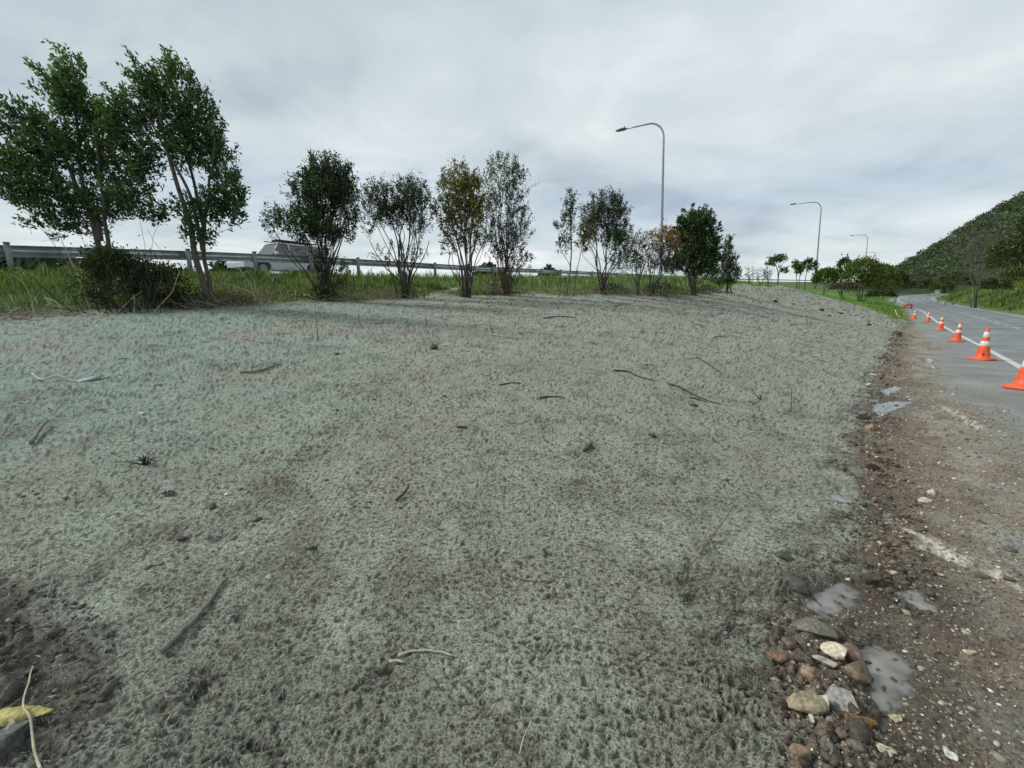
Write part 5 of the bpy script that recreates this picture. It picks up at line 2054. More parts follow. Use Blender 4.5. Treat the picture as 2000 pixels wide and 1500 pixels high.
P = polar_pts(1900, 2.0, 26, R(-52), R(50), on_seed, 1.5)
d0 = np.hypot(P[:, 0], P[:, 1])
sz = np.exp(r.normal(-4.95, 0.5, len(P))) * (0.8 + 0.06 * d0)
cc = leafcols(len(P), (0.10, 0.092, 0.075), r, 0.3, (0.24, 0.25, 0.2), 0.5)
loose('soil_clods', 'scattered lumps of soil poking out of the grey-green mulch', 'soil', P, sz, cc, r, 0.6)

# ---- single rocks, each its own thing
def rock(u, v, wpx, col, label, seed, tall=0.7, elong=1.0, sink=0.25, rot=0.0, name='rock', cuts=10, group=None):
    r = np.random.default_rng(seed)
    p = on(u, v)
    dist = math.sqrt(p[0] ** 2 + p[1] ** 2 + (EYE - p[2]) ** 2)
    depth = p[1] * CP + (EYE - p[2]) * SP
    Rr = wpx / 2 * depth / F * 1.3
    V = ICO3[0].copy()
    for _ in range(cuts):
        nrm_ = unit(r.normal(size=3))
        d_ = r.uniform(0.34, 0.72)
        ov = np.clip(V @ nrm_ - d_, 0, None)
        V -= ov[:, None] * nrm_
    V *= (1 + 0.05 * noise2(V[:, 0] * 4 + seed, V[:, 1] * 4 + V[:, 2] * 3, seed))[:, None]
    V *= np.array((elong, 1 / math.sqrt(elong), tall)) * Rr
    c, s = math.cos(rot), math.sin(rot)
    V = np.stack([V[:, 0] * c - V[:, 1] * s, V[:, 0] * s + V[:, 1] * c, V[:, 2]], 1)
    cols = np.array(col)[None] * np.exp(0.35 * noise2(V[:, 0] / Rr * 2 + seed, V[:, 1] / Rr * 2 + V[:, 2] / Rr * 2, seed + 1))[:, None]
    o = mesh_np(name, V, ICO3[1], m_vcol, col=cols)
    o.location = (p[0], p[1], p[2] + Rr * tall * (0.5 - sink))
    tag(o, label, name if name != 'rock' else 'rock', group)
    return o


GRP = 'stones in the muddy toe of the slope'
rocks = [
    (1576, 1236, 60, (0.15, 0.135, 0.105), 'biggest flat grey-brown slab of rock below the upper puddle', .62, 1.35, -0.5),
    (1529, 1292, 46, (0.20, 0.115, 0.075), 'reddish brown square rock left of the pale stones', .7, 1.0, 0.3),
    (1487, 1303, 38, (0.15, 0.16, 0.125), 'mulch-dusted grey rock at the left edge of the stone patch', .6, 1.1, 0.9),
    (1632, 1289, 38, (0.62, 0.54, 0.40), 'cream rock with a pointed top, topmost of the pale stones', .8, 1.1, -0.6),
    (1609, 1300, 24, (0.50, 0.43, 0.36), 'small pinkish white stone leaning on the cream pointed rock', .5, 1.4, -0.4),
    (1670, 1323, 54, (0.22, 0.155, 0.105), 'wet brown rock at the edge of the lower puddle', .6, 1.3, 0.1),
    (1586, 1326, 34, (0.30, 0.20, 0.13), 'tan stone standing in the middle of the stone patch', .9, 1.0, 1.0),
    (1638, 1372, 58, (0.33, 0.31, 0.29), 'speckled grey crystalline rock in the stone patch', .65, 1.3, -0.6),
    (1605, 1385, 38, (0.58, 0.50, 0.38), 'creamy white broken rock left of the speckled grey one', .8, 1.1, -0.3),
    (1561, 1390, 60, (0.32, 0.26, 0.17), 'tan angular rock left of the creamy white one', .6, 1.2, -0.2),
    (1583, 1421, 15, (0.55, 0.50, 0.42), 'small white chip below the tan angular rock', .9, 1.2, 1.4),
    (1678, 1418, 32, (0.30, 0.16, 0.06), 'rusty orange stone beside the lower puddle', .6, 1.4, -0.4),
    (1752, 1398, 24, (0.55, 0.50, 0.30), 'pale yellow stone standing alone in the lower puddle', .7, 1.1, 0),
    (1724, 1472, 28, (0.50, 0.43, 0.31), 'pale stone near the bottom edge, right of the dark soil', .6, 1.2, -0.4),
    (1661, 1279, 30, (0.22, 0.13, 0.10), 'reddish stone sticking out of the lower puddle shore', .8, 1.2, 1.2),
    (1560, 1490, 34, (0.26, 0.17, 0.11), 'brown stone at the very bottom of the stone patch', .6, 1.3, -0.6),
    (1540, 1262, 26, (0.14, 0.11, 0.08), 'dark earthy stone between the slab and the reddish rock', .7, 1.0, 0.2),
    (1640, 1437, 22, (0.20, 0.15, 0.10), 'small earthy stone in the dark soil under the rusty one', .7, 1.1, 0.5),
    (1555, 1150, 38, (0.085, 0.080, 0.062), 'dark lump on the left shore of the upper puddle', .7, 1.3, -0.7),
    (1529, 1099, 28, (0.075, 0.075, 0.055), 'dark angular stone alone on the mulch above the upper puddle', .7, 1.2, 0),
    (1697, 1146, 28, (0.09, 0.065, 0.05), 'dark brown lump on the right shore of the upper puddle', .7, 1.3, 0),
    (1739, 1124, 18, (0.50, 0.42, 0.33), 'small pale flat stone right of the upper puddle', .45, 1.4, -0.5),
    (1719, 1069, 13, (0.60, 0.52, 0.42), 'small pinkish white stone near the mulch edge', .7, 1.1, 0),
    (1910, 1127, 24, (0.16, 0.13, 0.09), 'dark olive stone beside the white streak', .6, 1.3, 0),
    (1965, 1132, 17, (0.16, 0.10, 0.07), 'small red-brown stone touching the white streak', .6, 1.2, 0),
    (1892, 1283, 16, (0.55, 0.47, 0.36), 'small cream stone alone on the grey gravel', .6, 1.3, -0.4),
    (1856, 1477, 18, (0.55, 0.53, 0.49), 'white stone near the bottom right of the gravel', .6, 1.2, -0.5),
    (1797, 1036, 22, (0.11, 0.10, 0.07), 'dark flat stone at the top end of the white streak', .45, 1.3, 0),
    (1820, 964, 15, (0.55, 0.50, 0.44), 'upright pale stone in the middle of the muddy shoulder', 1.0, 1.0, 0),
    (1809, 980, 17, (0.52, 0.46, 0.38), 'flat pale stone just below the upright pale one', .5, 1.3, 0),
    (1702, 837, 30, (0.30, 0.20, 0.13), 'flat tan slab with a dark underside at the mulch edge', .5, 1.5, 0.2),
    (1681, 823, 22, (0.05, 0.045, 0.045), 'black lump at the mulch edge just above the tan slab', .6, 1.3, 0),
    (1699, 917, 24, (0.085, 0.06, 0.042), 'dark brown clod at the toe halfway down the shoulder', .6, 1.2, 0),
    (1697, 755, 12, (0.55, 0.50, 0.42), 'small cream stone at the upper end of the white mud', .6, 1.2, 0),
    (1968, 1074, 20, (0.12, 0.115, 0.105), 'dark grey stone above the short white streak at the right', .6, 1.2, 0),
    (1238, 1332, 22, (0.24, 0.17, 0.13), 'pinkish brown stone half buried in the mulch at the bottom', .3, 1.2, 0),
    (738, 1396, 22, (0.16, 0.12, 0.10), 'reddish stone pressed flat in the mulch at the bottom centre', .3, 1.1, 0),
]
for i, (u, v, w_, col, lab, tall, el, rot) in enumerate(rocks):
    rock(u, v, w_, col, lab, 700 + i, tall, el, 0.28, rot, group=GRP if v > 1180 and u < 1760 else None)
rock(10, 1450, 84, (0.095, 0.105, 0.09), 'big dark mossy rock cut off by the lower left corner', 760, 0.55, 1.2, 0.35, 0.5)
for i, (u, v, w_, lab) in enumerate(((849, 681, 22, 'black clod alone in the upper middle of the mulch'), (1262, 657 + 56, 10, 'tiny dark clod left of the long thin twig'), (1352, 795, 20, 'dark clod below the long dark twig in the middle right'),
                                     (1512, 590, 13, 'black clod left of a pair near the ridge'), (1548, 594, 11, 'black clod nearest the ridge crest'), (1603, 606, 13, 'black clod in the pair on the upper slope'),
                                     (1619, 618, 10, 'small black clod right below the pair'), (1640, 612, 12, 'black clod beside the bright grass strip'), (1695, 635, 14, 'black clod low on the slope nearest the grass strip'),
                                     (868, 905 - 130, 14, 'small dark clod in the centre of the mulch'), (1420, 940, 20, 'dark flat clod in the lower right of the mulch'), (505, 1018, 16, 'dark clod right of the black plastic scrap'),
                                     (355, 1045, 24, 'dark flat clod below the black plastic scrap'), (1145, 880, 18, 'dark clod right of the middle of the mulch'))):
    rock(u, v, w_ * 0.62, (0.045, 0.038, 0.03), lab, 800 + i, 0.6, 1.3, 0.3, random.uniform(-1, 1), name='clod', cuts=5, group='dark clods on the mulched slope')
# yellow weathered chunk at the lower left
rock(30, 1392, 62, (0.48, 0.42, 0.15), 'bright yellow weathered stone in the lower left corner', 771, 0.5, 1.6, 0.25, 0.25)
rock(83, 1400, 24, (0.36, 0.31, 0.10), 'small dirty yellow stone touching the bright yellow one', 772, 0.45, 1.3, 0.2, 0.3)

# ------------------------------------------------------------------ sticks, twigs, litter
WOODS = {'dark': simple_mat('wet_dark_twig', (0.040, 0.034, 0.030), 0.7, var=0.3, scale=30), 'brown': simple_mat('brown_stick', (0.15, 0.115, 0.08), 0.85, var=0.35, scale=40, bump=0.003),
         'pale': simple_mat('pale_dry_stick', (0.48, 0.42, 0.30), 0.8, var=0.25, scale=40), 'coated': simple_mat('mulch_coated_stick', (0.20, 0.185, 0.145), 0.95, var=0.5, scale=60, bump=0.008),
         'bone': simple_mat('bleached_stick', (0.5, 0.47, 0.42), 0.7, var=0.15, scale=30)}


def stick(name, label, pts, rpx, wood, lift=None, cat='stick', group=None, side=None):
    """a stick on the ground through photo pixels; rpx = half width in photo pixels"""
    P = []
    for k, (u, v) in enumerate(pts):
        p = on(u, v)
        P.append(p)
    P = np.array(P)
    depth = P[:, 1].mean() * CP + (EYE - P[:, 2].mean()) * SP
    r0 = rpx * depth / F * (0.72 if wood == 'dark' else 0.9)
    P = catmull(P, max(r0 * 3, 0.02))
    n = len(P)
    zs = surface(P[:, 0], P[:, 1])
    # a stiff stick rests on the bumps
    P[:, 2] = np.convolve(np.pad(zs, 3, mode='edge'), np.ones(7) / 7, 'valid') + r0 * 0.8 + 0.004
    t = np.linspace(0, 1, n)
    if lift is not None:
        P[:, 2] += np.interp(t, np.linspace(0, 1, len(lift)), lift)
    P[:, :2] += np.stack([noise2(t * 9, t * 0 + hash(label) % 50, 1), noise2(t * 9, t * 0 + 7, 2)], 1) * r0 * 0.7
    O = P[0].copy()
    m = MB()
    m.tube(P - O, r0 * (1.05 - 0.5 * t) * (1 + 0.15 * noise2(t * 14, t * 0, 5)), 7)
    o = m.build(name, WOODS[wood], smooth=True)
    o.location = tuple(O)
    tag(o, label, cat, group)
    if side:
        for pts2, l2 in side:
            Q = np.array([on(u, v) for u, v in pts2])
            Q[:, 2] += np.array(l2) + r0
            Q[0] = P[np.argmin(np.linalg.norm(P[:, :2] - Q[0, :2], axis=1))]
            m = MB()
            m.tube(catmull(Q, 0.03) - O, np.linspace(r0 * 0.6, r0 * 0.25, len(catmull(Q, 0.03))), 5)
            m.build('side_twig', WOODS[wood], o, smooth=True)
    return o


stick('branch', 'long mulch-coated branch lying diagonally in the lower left', [(318, 1280), (345, 1250), (392, 1205), (432, 1150), (446, 1136)], 6, 'coated')
stick('stick', 'curved pale stick lying near the bottom centre', [(778, 1288), (800, 1278), (830, 1273), (862, 1275), (886, 1282)], 3.2, 'pale')
stick('stick', 'short cream stick end beside a black hollow at the bottom centre', [(760, 1299), (775, 1297), (791, 1300)], 3.6, 'pale')
stick('twig', 'thin grey twig bent into an arc in the lower middle', [(952, 1094), (985, 1118), (1020, 1134), (1060, 1140), (1092, 1130)], 1.3, 'brown')
stick('twig', 'forked brown twig standing up in the lower right of the mulch', [(1366, 1092), (1385, 1065), (1410, 1040), (1431, 1014)], 1.8, 'brown', [0.0, 0.03, 0.06, 0.10], side=[([(1385, 1065), (1402, 1058), (1430, 1062)], [0, 0.04, 0.05]), ([(1380, 1070), (1376, 1058), (1388, 1052)], [0, 0.03, 0.06])])
stick('root', 'thin pale root snaking down beside the yellow stone', [(84, 1520), (68, 1470), (66, 1430), (50, 1400), (52, 1370), (60, 1340), (68, 1316)], 2.6, 'pale', [0.02, 0.0, 0.02, 0.05, 0.03, 0.02, 0.02])
stick('stick', 'short pale stick at the far left above the bare soil', [(97, 1168), (105, 1140), (117, 1112)], 2.6, 'coated', [0, 0.02, 0.03])
stick('twig', 'thin straw lying above the short pale stick at the left', [(122, 1085), (140, 1092), (156, 1103)], 1.0, 'pale')
stick('branch', 'thick greenish grey branch stub leaning at the left', [(62, 868), (78, 846), (96, 832)], 4.2, 'coated', [0.0, 0.02, 0.05])
stick('root', 'pale curled root at the upper left, its loop facing up', [(66, 742), (78, 746), (92, 748), (108, 744), (135, 746), (150, 748)], 2.0, 'bone', [0.06, 0.02, 0.02, 0.05, 0.02, 0.0])
# flat board end
p = on(176, 744)
mb = MB()
mb.box((0, 0, 0.03), (0.24, 0.09, 0.018), 0.35)
o = mb.build('board', simple_mat('grey_weathered_board', (0.30, 0.34, 0.35), 0.8, var=0.2, scale=15))
o.location = tuple(p)
o.rotation_euler = (0.35, -0.12, 0)
tag(o, 'flat blue-grey offcut of board lying right of the pale curled root', 'board')
stick('branch', 'dark branch lying along the slope in the middle right, the longest one', [(1305, 751), (1330, 760), (1362, 774), (1385, 783), (1408, 790)], 2.2, 'dark')
stick('twig', 'short dark twig just below the longest dark branch', [(1348, 776), (1365, 780), (1380, 786)], 2.0, 'dark')
stick('branch', 'thin dark branch left of the longest one, pointing up the slope', [(1198, 725), (1225, 727), (1250, 736), (1280, 746)], 2.0, 'dark')
stick('twig', 'thin curved twig above the longest dark branch', [(1360, 697), (1385, 713), (1412, 731)], 1.4, 'dark')
stick('twig', 'small upright dark twig on the right of the mulch', [(1544, 806), (1544, 798), (1543, 786)], 1.5, 'dark', [0, 0.08, 0.2])
stick('branch', 'dark thick stick lying crosswise in the centre', [(1054, 779), (1075, 776), (1102, 776)], 2.4, 'dark')
stick('twig', 'grey bowed twig up-left of the crosswise stick', [(975, 751), (998, 748), (1018, 750)], 1.8, 'dark')
stick('twig', 'dark twig pair near the trees at the top centre', [(1062, 622), (1090, 620), (1125, 622)], 1.6, 'dark')
stick('twig', 'pale straw lying in the upper middle', [(955, 654), (975, 657), (996, 660)], 1.3, 'bone')
stick('twig', 'bare twig standing upright in the upper left of centre', [(622, 667), (620, 655), (619, 644)], 1.3, 'dark', [0, 0.15, 0.35])
stick('twig', 'tiny twig standing beside the black clod', [(833, 638), (832, 630)], 1.2, 'dark', [0, 0.15])
stick('stick', 'dark broken stick with an open hollow in the lower centre', [(775, 985), (788, 975), (800, 965)], 4.0, 'dark', [0.0, 0.01, 0.04])
stick('branch', 'partly buried grey stick in the upper left of the mulch', [(470, 726), (495, 729), (520, 722), (545, 712)], 2.8, 'coated')
stick('twig', 'bleached short stick at the mulch edge beside the muddy shoulder', [(1699, 733), (1710, 736), (1722, 736)], 1.6, 'bone')
stick('branch', 'bleached forked branch at the foot of the bright grass strip', [(1747, 614), (1755, 621), (1772, 625)], 0.9, 'bone', [0.4, 0.12, 0.1])
stick('branch', 'pale branch lying on the far edge of the road', [(1842, 595), (1850, 593)], 1.6, 'bone', [0.1, 0.2])
stick('twig', 'pale thin twig near the bottom, right of centre', [(1015, 1480), (1022, 1455), (1038, 1428)], 1.4, 'pale', [0, 0.02, 0.03])
stick('twig', 'dark wet twig crossing the top of the lower puddle', [(1652, 1256), (1680, 1260), (1702, 1266), (1722, 1274)], 1.4, 'dark', [0.03, 0.02, 0.02, 0.02])
stick('twig', 'dark branching twig in the right half near the tar-black clod', [(1462, 786), (1475, 792), (1486, 788)], 1.5, 'dark', [0, 0.03, 0.05])
stick('stick', 'dark stick with a split end in the middle of the mulch', [(893, 836), (905, 838), (914, 839)], 3.0, 'dark')

r = np.random.default_rng(640)
twig_rows = [(1190, 590, 22), (1215, 597, 34), (1260, 606, 20), (1310, 610, 26), (1180, 606, 16), (1395, 598, 18), (1430, 602, 9), (1490, 618, 24), (1512, 627, 12), (1550, 634, 14), (1370, 640, 30), (1408, 660, 30),
             (1345, 700, 20), (1440, 650, 14), (1580, 668, 18), (1560, 706, 20), (1290, 640, 16), (1240, 660, 14), (1100, 640, 18), (1140, 585, 12), (1020, 600, 14), (960, 598, 16), (740, 632, 14), (680, 640, 12),
             (560, 650, 20), (430, 660, 16), (330, 655, 14), (240, 700, 22), (90, 680, 14), (60, 795, 40), (200, 800, 18), (880, 800, 16), (700, 850, 16), (1250, 870, 22), (1400, 862, 26), (1480, 900, 20), (1560, 840, 24),
             (1600, 905, 22), (1500, 950, 18), (420, 880, 26), (640, 880, 18), (1010, 900, 20), (1120, 940, 18), (1330, 935, 24), (560, 1120, 20), (900, 1180, 22), (1420, 1340, 34), (1380, 1400, 30), (40, 1490, 60), (490, 1370, 16)]
tw_g = 'small dark twigs strewn over the mulch'
MARKS = [(1178, 575, 'the domed tree'), (1107, 581, 'the slender tree'), (1352, 579, 'the densest round tree'), (1422, 560, 'the conical shrub'), (986, 577, 'the tall grey-green tree'), (912, 581, 'the yellow-green tree'),
         (792, 584, 'the twin-headed tree'), (640, 588, 'the dense dark tree'), (407, 600, 'the pale-trunked tree'), (300, 600, 'the bramble'), (1370, 775, 'the longest dark branch'), (1078, 777, 'the crosswise thick stick'),
         (849, 681, 'the upper black clod'), (385, 1210, 'the long coated branch'), (830, 1275, 'the curved pale stick'), (1020, 1130, 'the arc-shaped twig'), (1398, 1050, 'the forked standing twig'), (329, 963, 'the black plastic scrap'),
         (1529, 1098, 'the dark stone above the puddle'), (1574, 1232, 'the big flat slab'), (30, 1392, 'the yellow stone'), (110, 744, 'the pale curled root'), (78, 846, 'the leaning branch stub'), (284, 908, 'the withered tuft'),
         (1544, 800, 'the small upright twig'), (1702, 837, 'the tan slab'), (1155, 875, 'the brown tuft'), (1230, 727, 'the thin branch left of the longest one'), (1620, 612, 'the black clod pair'), (788, 975, 'the hollow broken stick'),
         (975, 657, 'the pale straw'), (1385, 713, 'the thin curved twig'), (500, 722, 'the half-buried grey stick')]
SEEN = set()


def twig_label(u, v, L_, steep):
    ms = sorted(MARKS, key=lambda q: (q[0] - u) ** 2 + ((q[1] - v) * 1.4) ** 2)
    size = 'tiny' if L_ < 15 else 'short' if L_ < 21 else 'medium' if L_ < 29 else 'long'
    for mu, mv, nm in ms[:6]:
        du, dv = u - mu, v - mv
        rel = ('right of' if du > 0 else 'left of') if abs(du) > abs(dv) * 1.8 else ('below' if dv > 0 else 'above') if abs(dv) > abs(du) * 1.8 else \
            ('below and ' if dv > 0 else 'above and ') + ('right of' if du > 0 else 'left of')
        lab = '%s %sdark twig lying %s %s' % (size, 'slanting ' if steep else '', rel, nm)
        if lab not in SEEN:
            break
    SEEN.add(lab)
    return lab


for i, (u, v, L_) in enumerate(twig_rows):
    a = r.normal(0.15, 0.35)
    du, dv = L_ * math.cos(a) * 0.5, L_ * math.sin(a) * 0.35
    top = v - dv < 586 and u > 1380
    stick('twig', twig_label(u, v, L_, abs(a) > 0.45), [(u - du, v + dv * (1 if u > 1150 else -1) * -1), (u + r.normal(0, 2), v + r.normal(0, 1)), (u + du, v + dv)], r.uniform(0.6, 1.15), 'dark',
          [0.0, 0.006, 0.012], 'twig', tw_g)

# white rag, black scrap, white bits
def rag(name, label, u, v, wpx, hpx, col, seed, cat='litter'):
    r = np.random.default_rng(seed)
    p = on(u, v)
    depth = p[1] * CP + (EYE - p[2]) * SP
    w_ = wpx * depth / F
    d_ = max(0.35 * w_, 0.03)
    nx, ny = 14, 7
    X, Yg = np.meshgrid(np.linspace(-.5, .5, nx), np.linspace(-.5, .5, ny), indexing='ij')
    Z = 0.015 + np.abs(noise2(X * 6 + seed, Yg * 4, seed)) * hpx * depth / F * 0.8
    e = 1 + 0.3 * noise2(X * 5, Yg * 5 + 3, seed)
    x_, y_ = X * w_ * e, Yg * d_ * e
    zg = surface((p[0] + x_).ravel(), (p[1] + y_).ravel()).reshape(X.shape) - p[2]
    V = np.stack([x_, y_, zg + Z], -1).reshape(-1, 3)
    i = np.arange(nx - 1)[:, None] * ny
    j = np.arange(ny - 1)[None]
    f = np.stack([i + j, i + j + 1, i + ny + j + 1, i + ny + j], -1).reshape(-1, 4)
    o = mesh_np(name, V, f, simple_mat(name + '_surface', col, 0.5, var=0.1), smooth=True)
    o.location = tuple(p)
    s = o.modifiers.new('thickness', 'SOLIDIFY')
    s.thickness = 0.004
    tag(o, label, cat)
    return o


rag('plastic_rag', 'crumpled white plastic sheet lying in the grass at the tree line', 593, 580, 44, 8, (0.75, 0.75, 0.73), 5)
rag('plastic_scrap', 'small glossy black plastic scrap lying on the mulch in the lower left', 329, 963, 22, 4, (0.012, 0.012, 0.015), 6)
rock(442, 964, 7, (0.75, 0.73, 0.7), 'tiny bright white pebble right of the black plastic scrap', 781, 0.7, 1.0, 0.1, name='pebble')
rock(277, 812, 9, (0.55, 0.48, 0.42), 'small pinkish white pebble in the left half of the mulch', 782, 0.6, 1.4, 0.1, name='pebble')
rock(117, 692, 7, (0.6, 0.58, 0.5), 'tiny cream pebble in the upper left of the mulch', 783, 0.6, 1.2, 0.1, name='pebble')

# withered leafy tuft
def tuft(u, v, label, seed, h=0.1, n=26, wood='dark', spread=0.08):
    r = np.random.default_rng(seed)
    p = on(u, v)
    m = MB()
    for _ in range(n):
        e = np.array((r.normal(0, spread), r.normal(0, spread), r.uniform(0.2, 1) * h))
        m.tube([r.normal(0, 0.015, 3) * (1, 1, 0), e * 0.5 + (0, 0, 0.02), e], [0.003, 0.0025, 0.001], 4)
    o = m.build('dead_tuft', WOODS[wood])
    o.location = tuple(p)
    tag(o, label, 'dead plant')


tuft(284, 908, 'dark withered tuft of roots on the left of the mulch', 1)
tuft(1155, 775 + 100, 'dry brown tuft of grass in the right of centre', 2, 0.12, 18, 'brown')
tuft(848, 678, 'dark root tuft beside the black clod in the upper middle', 3, 0.18, 14, spread=0.12)
tuft(1390, 620, 'dark twiggy tuft on the far slope', 4, 0.3, 12, spread=0.2)
tuft(1485, 780, 'small twiggy dark tuft right of the longest branch', 5, 0.14, 12, spread=0.1)

# ---- dry stalks and branches standing in the vegetation (each a thing)
def stalk(label, pts, Y, r0, wood='pale', group=None, name='dry_stalk'):
    P = np.array([W(u, v, Y + (k * 0.05)) for k, (u, v) in enumerate(pts)])
    z0 = S(P[0, 0], P[0, 1])
    P[0, 2] = z0 - 0.03
    P = catmull(P, 0.06)
    t = np.linspace(0, 1, len(P))
    O = P[0].copy()
    m = MB()
    m.tube(P - O, r0 * (1 - 0.65 * t), 5)
    o = m.build(name, WOODS[wood], smooth=True)
    o.location = tuple(O)
    tag(o, label, 'stalk', group)


GS = 'dry stalks standing in the undergrowth'
stalk('long grey stalk arching over to the left beside the bramble, its tip curled down', [(172, 608), (160, 570), (135, 520), (100, 470), (80, 446), (60, 441), (62, 458)], 9.6, 0.010, 'brown', GS)
stalk('tall straight pale stalk leaning left, rising above the guardrail', [(176, 608), (160, 560), (132, 495), (112, 450), (105, 432)], 9.5, 0.009, 'pale', GS)
stalk('second leaning pale stalk with its foot beside the bramble', [(180, 608), (168, 570), (140, 510), (115, 470), (80, 472)], 9.7, 0.008, 'pale', GS)
stalk('grey stalk rising behind the bramble toward the leftmost trunks', [(180, 606), (180, 540), (170, 490), (155, 455), (150, 440)], 9.8, 0.007, 'brown', GS)
stalk('bent pale stick resting against the bramble, curved like a bow', [(296, 608), (320, 588), (336, 570), (345, 545), (350, 530)], 9.3, 0.011, 'pale', GS)
stalk('straight pale stick leaning right at the front of the bramble', [(225, 611), (245, 595), (262, 580), (277, 568)], 9.2, 0.010, 'pale', GS)
stalk('short pale stick with a fork in front of the bramble', [(258, 611), (263, 598), (262, 585), (260, 575)], 9.2, 0.008, 'bone', GS)
stalk('thin pale stick left of the pale trunk, leaning left', [(345, 596), (320, 565), (305, 545), (298, 530)], 9.6, 0.006, 'brown', GS)
stalk('whitish bent stalk in the far left grass', [(68, 608), (58, 575), (45, 552), (20, 535)], 9.3, 0.007, 'pale', GS)
stalk('short curved stalk at the far left edge of the mulch', [(68, 610), (62, 594), (70, 580), (78, 570)], 9.0, 0.009, 'bone', GS)
stalk('low pale stick lying to the left of the bramble', [(126, 612), (112, 592), (98, 584), (88, 582)], 9.0, 0.009, 'bone', GS)
stalk('fallen pale stick low at the far left', [(5, 613), (25, 606), (42, 600)], 8.9, 0.010, 'bone', GS)
stalk('pale stalk standing right of the pale trunk, taller of two', [(500, 588), (490, 560), (478, 540), (466, 524)], 11, 0.009, 'bone', GS)
stalk('bleached upright stick in the brush heap right of the pale trunk', [(496, 588), (500, 570), (495, 545), (482, 530)], 11.2, 0.008, 'bone', GS)
stalk('stick lying across the brush heap right of the pale trunk', [(520, 583), (490, 572), (460, 560), (430, 552)], 11, 0.010, 'pale', GS)
stalk('second stick lying across the brush heap, lower', [(512, 586), (480, 578), (455, 570), (425, 545)], 10.9, 0.008, 'brown', GS)
stalk('thin hooped stem standing left of the dense dark tree', [(541, 586), (540, 560), (548, 540), (565, 525), (580, 520)], 13, 0.007, 'brown', GS)
stalk('pale twig leaning at the foot of the yellow-green tree', [(955, 577), (948, 560), (940, 550)], 17, 0.010, 'pale', GS)
stalk('leaning dead stick in front of the slender tree', [(1090, 578), (1102, 562), (1112, 552)], 19.5, 0.012, 'brown', GS)

# thin bare saplings rising between the two big trees
for k, (pts, Y) in enumerate((([(285, 600), (282, 540), (284, 490), (278, 455), (272, 425)], 10.4), ([(290, 600), (292, 540), (296, 490), (300, 460), (310, 440)], 10.5), ([(332, 600), (335, 540), (322, 500), (300, 470), (288, 448)], 10.3))):
    stalk(('leftmost bare whip between the two big trees', 'middle bare whip between the two big trees, leaning right at its tip', 'right bare whip between the two big trees, leaning left')[k], pts, Y, 0.008, 'brown', GS, name='bare_sapling')

# piles of dead brush at the feet of the trees
m_brush = simple_mat('dead_brush', (0.26, 0.21, 0.15), 0.9, var=0.5, scale=9)
for k, (u, v, Y, wx, hz_, n, lab) in enumerate(((468, 580, 11.2, 0.75, 0.32, 150, 'heap of pale dead brush right of the pale-trunked tree'), (745, 580, 15.6, 0.75, 0.26, 110, 'brown dead brush heap left of the twin-headed tree'),
                                               (660, 586, 14.0, 0.8, 0.35, 100, 'dry scrub around the foot of the dense dark tree'), (40, 606, 9.0, 1.1, 0.09, 110, 'strewn pale cut stems at the far left edge of the grass'),
                                               (1218, 572, 22, 1.2, 0.38, 110, 'tangled dead brush between the domed tree and the orange shrub'), (985, 573, 18.3, 0.9, 0.5, 90, 'dry undergrowth around the foot of the tall grey-green tree'),
                                               (1300, 574, 23, 1.1, 0.42, 90, 'dark dead undergrowth beneath the orange shrub'), (370, 596, 10.0, 0.8, 0.25, 120, 'dry stems and weeds at the foot of the pale trunk'),
                                               (1150, 573, 21.0, 1.0, 0.25, 70, 'low dead brush left of the domed tree'))):
    r = np.random.default_rng(900 + k)
    b0 = W(u, v, Y)
    O = np.array((b0[0], b0[1], S(b0[0], b0[1])))
    m = MB()
    for _ in range(n):
        a = np.array((r.normal(0, wx * 0.6), r.normal(0.1, wx * 0.35), r.uniform(0, hz_ * 0.4)))
        a[2] += S(O[0] + a[0], O[1] + a[1]) - O[2]
        ang = r.uniform(0, 2 * math.pi)
        ln = r.uniform(0.25, 0.8)
        e = a + np.array((math.cos(ang) * ln, math.sin(ang) * ln * 0.6, abs(r.normal(0, hz_ * 0.8))))
        m.tube([a, (a + e) / 2 + r.normal(0, 0.03, 3), e], [0.006 + Y * 0.0002, 0.005 + Y * 0.0001, 0.002], 3, cap=False)
    o = m.build('brush_pile', m_brush, kind='stuff')
    o.location = tuple(O)
    tag(o, lab, 'brush pile', 'dead brush under the trees')

# low weeds under the row
def weeds(u, v, Y, wx, hz_, n, col, label, seed):
    r = np.random.default_rng(seed)
    b0 = W(u, v, Y)
    O = np.array((b0[0], b0[1], S(b0[0], b0[1])))
    root = empty('weed_clump', O)
    tag(root, label, 'weeds', 'weeds at the feet of the trees')
    p = r.normal(0, 1, (n, 3)) * np.array((wx * 0.55, wx * 0.3, 0))
    p[:, 2] = r.random(n) ** 0.8 * hz_ * np.exp(-(p[:, 0] / wx) ** 2)
    dd = unit(r.normal(0, 0.6, (n, 3)) + (0, 0, 0.4))
    V, f, c = leaves_mesh(p, dd, 0.05 * max(1, Y / 12), 0.028 * max(1, Y / 12), leafcols(n, col, r, 0.35, BR, 0.2), r)
    mesh_np('foliage', V, f, m_leaf, root, col=c, kind='stuff')
    m = MB()
    for _ in range(22):
        a = np.array((r.normal(0, wx * 0.45), r.normal(0, wx * 0.2), -0.03))
        e = a + np.array((r.normal(0, 0.12), r.normal(0, 0.1), r.uniform(0.5, 1.1) * hz_))
        m.tube([a, (a + e) / 2 + r.normal(0, 0.03, 3), e], [0.006, 0.005, 0.002], 3, cap=False)
    m.build('stems', m_barkd, root, kind='stuff')


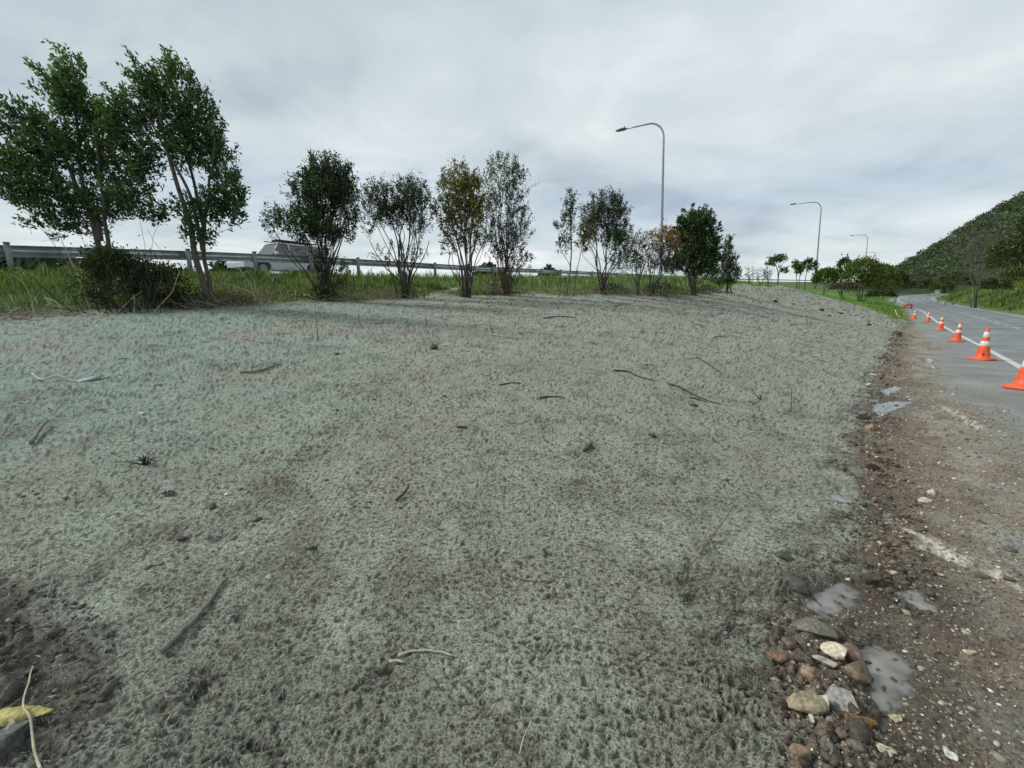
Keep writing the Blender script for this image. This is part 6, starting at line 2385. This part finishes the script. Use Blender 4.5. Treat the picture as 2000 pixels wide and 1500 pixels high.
weeds(640, 586, 14, 0.6, 0.7, 700, (0.06, 0.08, 0.03), 'leafy weeds crowding the stems of the dense dark tree', 1)
weeds(985, 574, 18.2, 0.7, 0.8, 600, (0.075, 0.075, 0.04), 'brownish weeds crowding the stems of the tall grey-green tree', 2)
weeds(370, 600, 10.1, 0.7, 0.45, 900, (0.05, 0.075, 0.022), 'green weeds left of the pale trunk', 3)
weeds(440, 592, 10.8, 0.7, 0.35, 700, (0.07, 0.085, 0.03), 'low weeds right of the pale trunk', 4)
weeds(800, 580, 16, 0.5, 0.4, 300, (0.06, 0.075, 0.03), 'low weeds at the foot of the twin-headed tree', 5)
weeds(1290, 574, 23, 1.3, 0.7, 900, (0.04, 0.055, 0.024), 'dark undergrowth beneath the orange shrub', 6)
weeds(1380, 566, 26, 1.0, 0.5, 600, (0.045, 0.06, 0.025), 'dark undergrowth beneath the densest tree', 7)
weeds(1195, 571, 21.5, 0.9, 0.5, 500, (0.05, 0.06, 0.03), 'undergrowth beneath the domed tree', 8)

# ------------------------------------------------------------------ distant skyline beyond the highway
def far_hump(u0, u1, vtop, Y, label, seed, n=900):
    r = np.random.default_rng(seed)
    a, b_ = W(u0, 548, Y), W(u1, 548, Y)
    t = r.random(n)
    top = (W((u0 + u1) / 2, vtop, Y)[2] - a[2]) * np.sin(t * math.pi) ** 0.7 * (0.8 + 0.25 * noise2(t * 9, t * 0, seed))
    p = np.column_stack([a[0] + (b_[0] - a[0]) * t, a[1] + r.normal(0, 4, n), a[2] - 2 + (top + 2) * r.random(n) ** 0.35])
    V, f, c = leaves_mesh(p - a, unit(r.normal(size=(n, 3))), 3.2, 2.4, leafcols(n, (0.035, 0.05, 0.028), r, 0.3), r)
    o = mesh_np('distant_trees', V, f, m_leaf, col=c, kind='stuff')
    o.location = tuple(a)
    tag(o, label, 'trees')


far_hump(-420, 380, 499, 130, 'low dark line of roadside trees seen under the guardrail at the far left', 4, 5000)
far_hump(1052, 1090, 521, 300, 'low dark hump of distant trees above the guardrail right of the tall grey-green tree', 1)
far_hump(925, 985, 513, 260, 'distant trees showing above the guardrail behind the yellow-green tree', 2)
far_hump(428, 475, 491, 240, 'distant trees showing above the guardrail left of the passing car', 3)
print('leaves', make_tree.n)
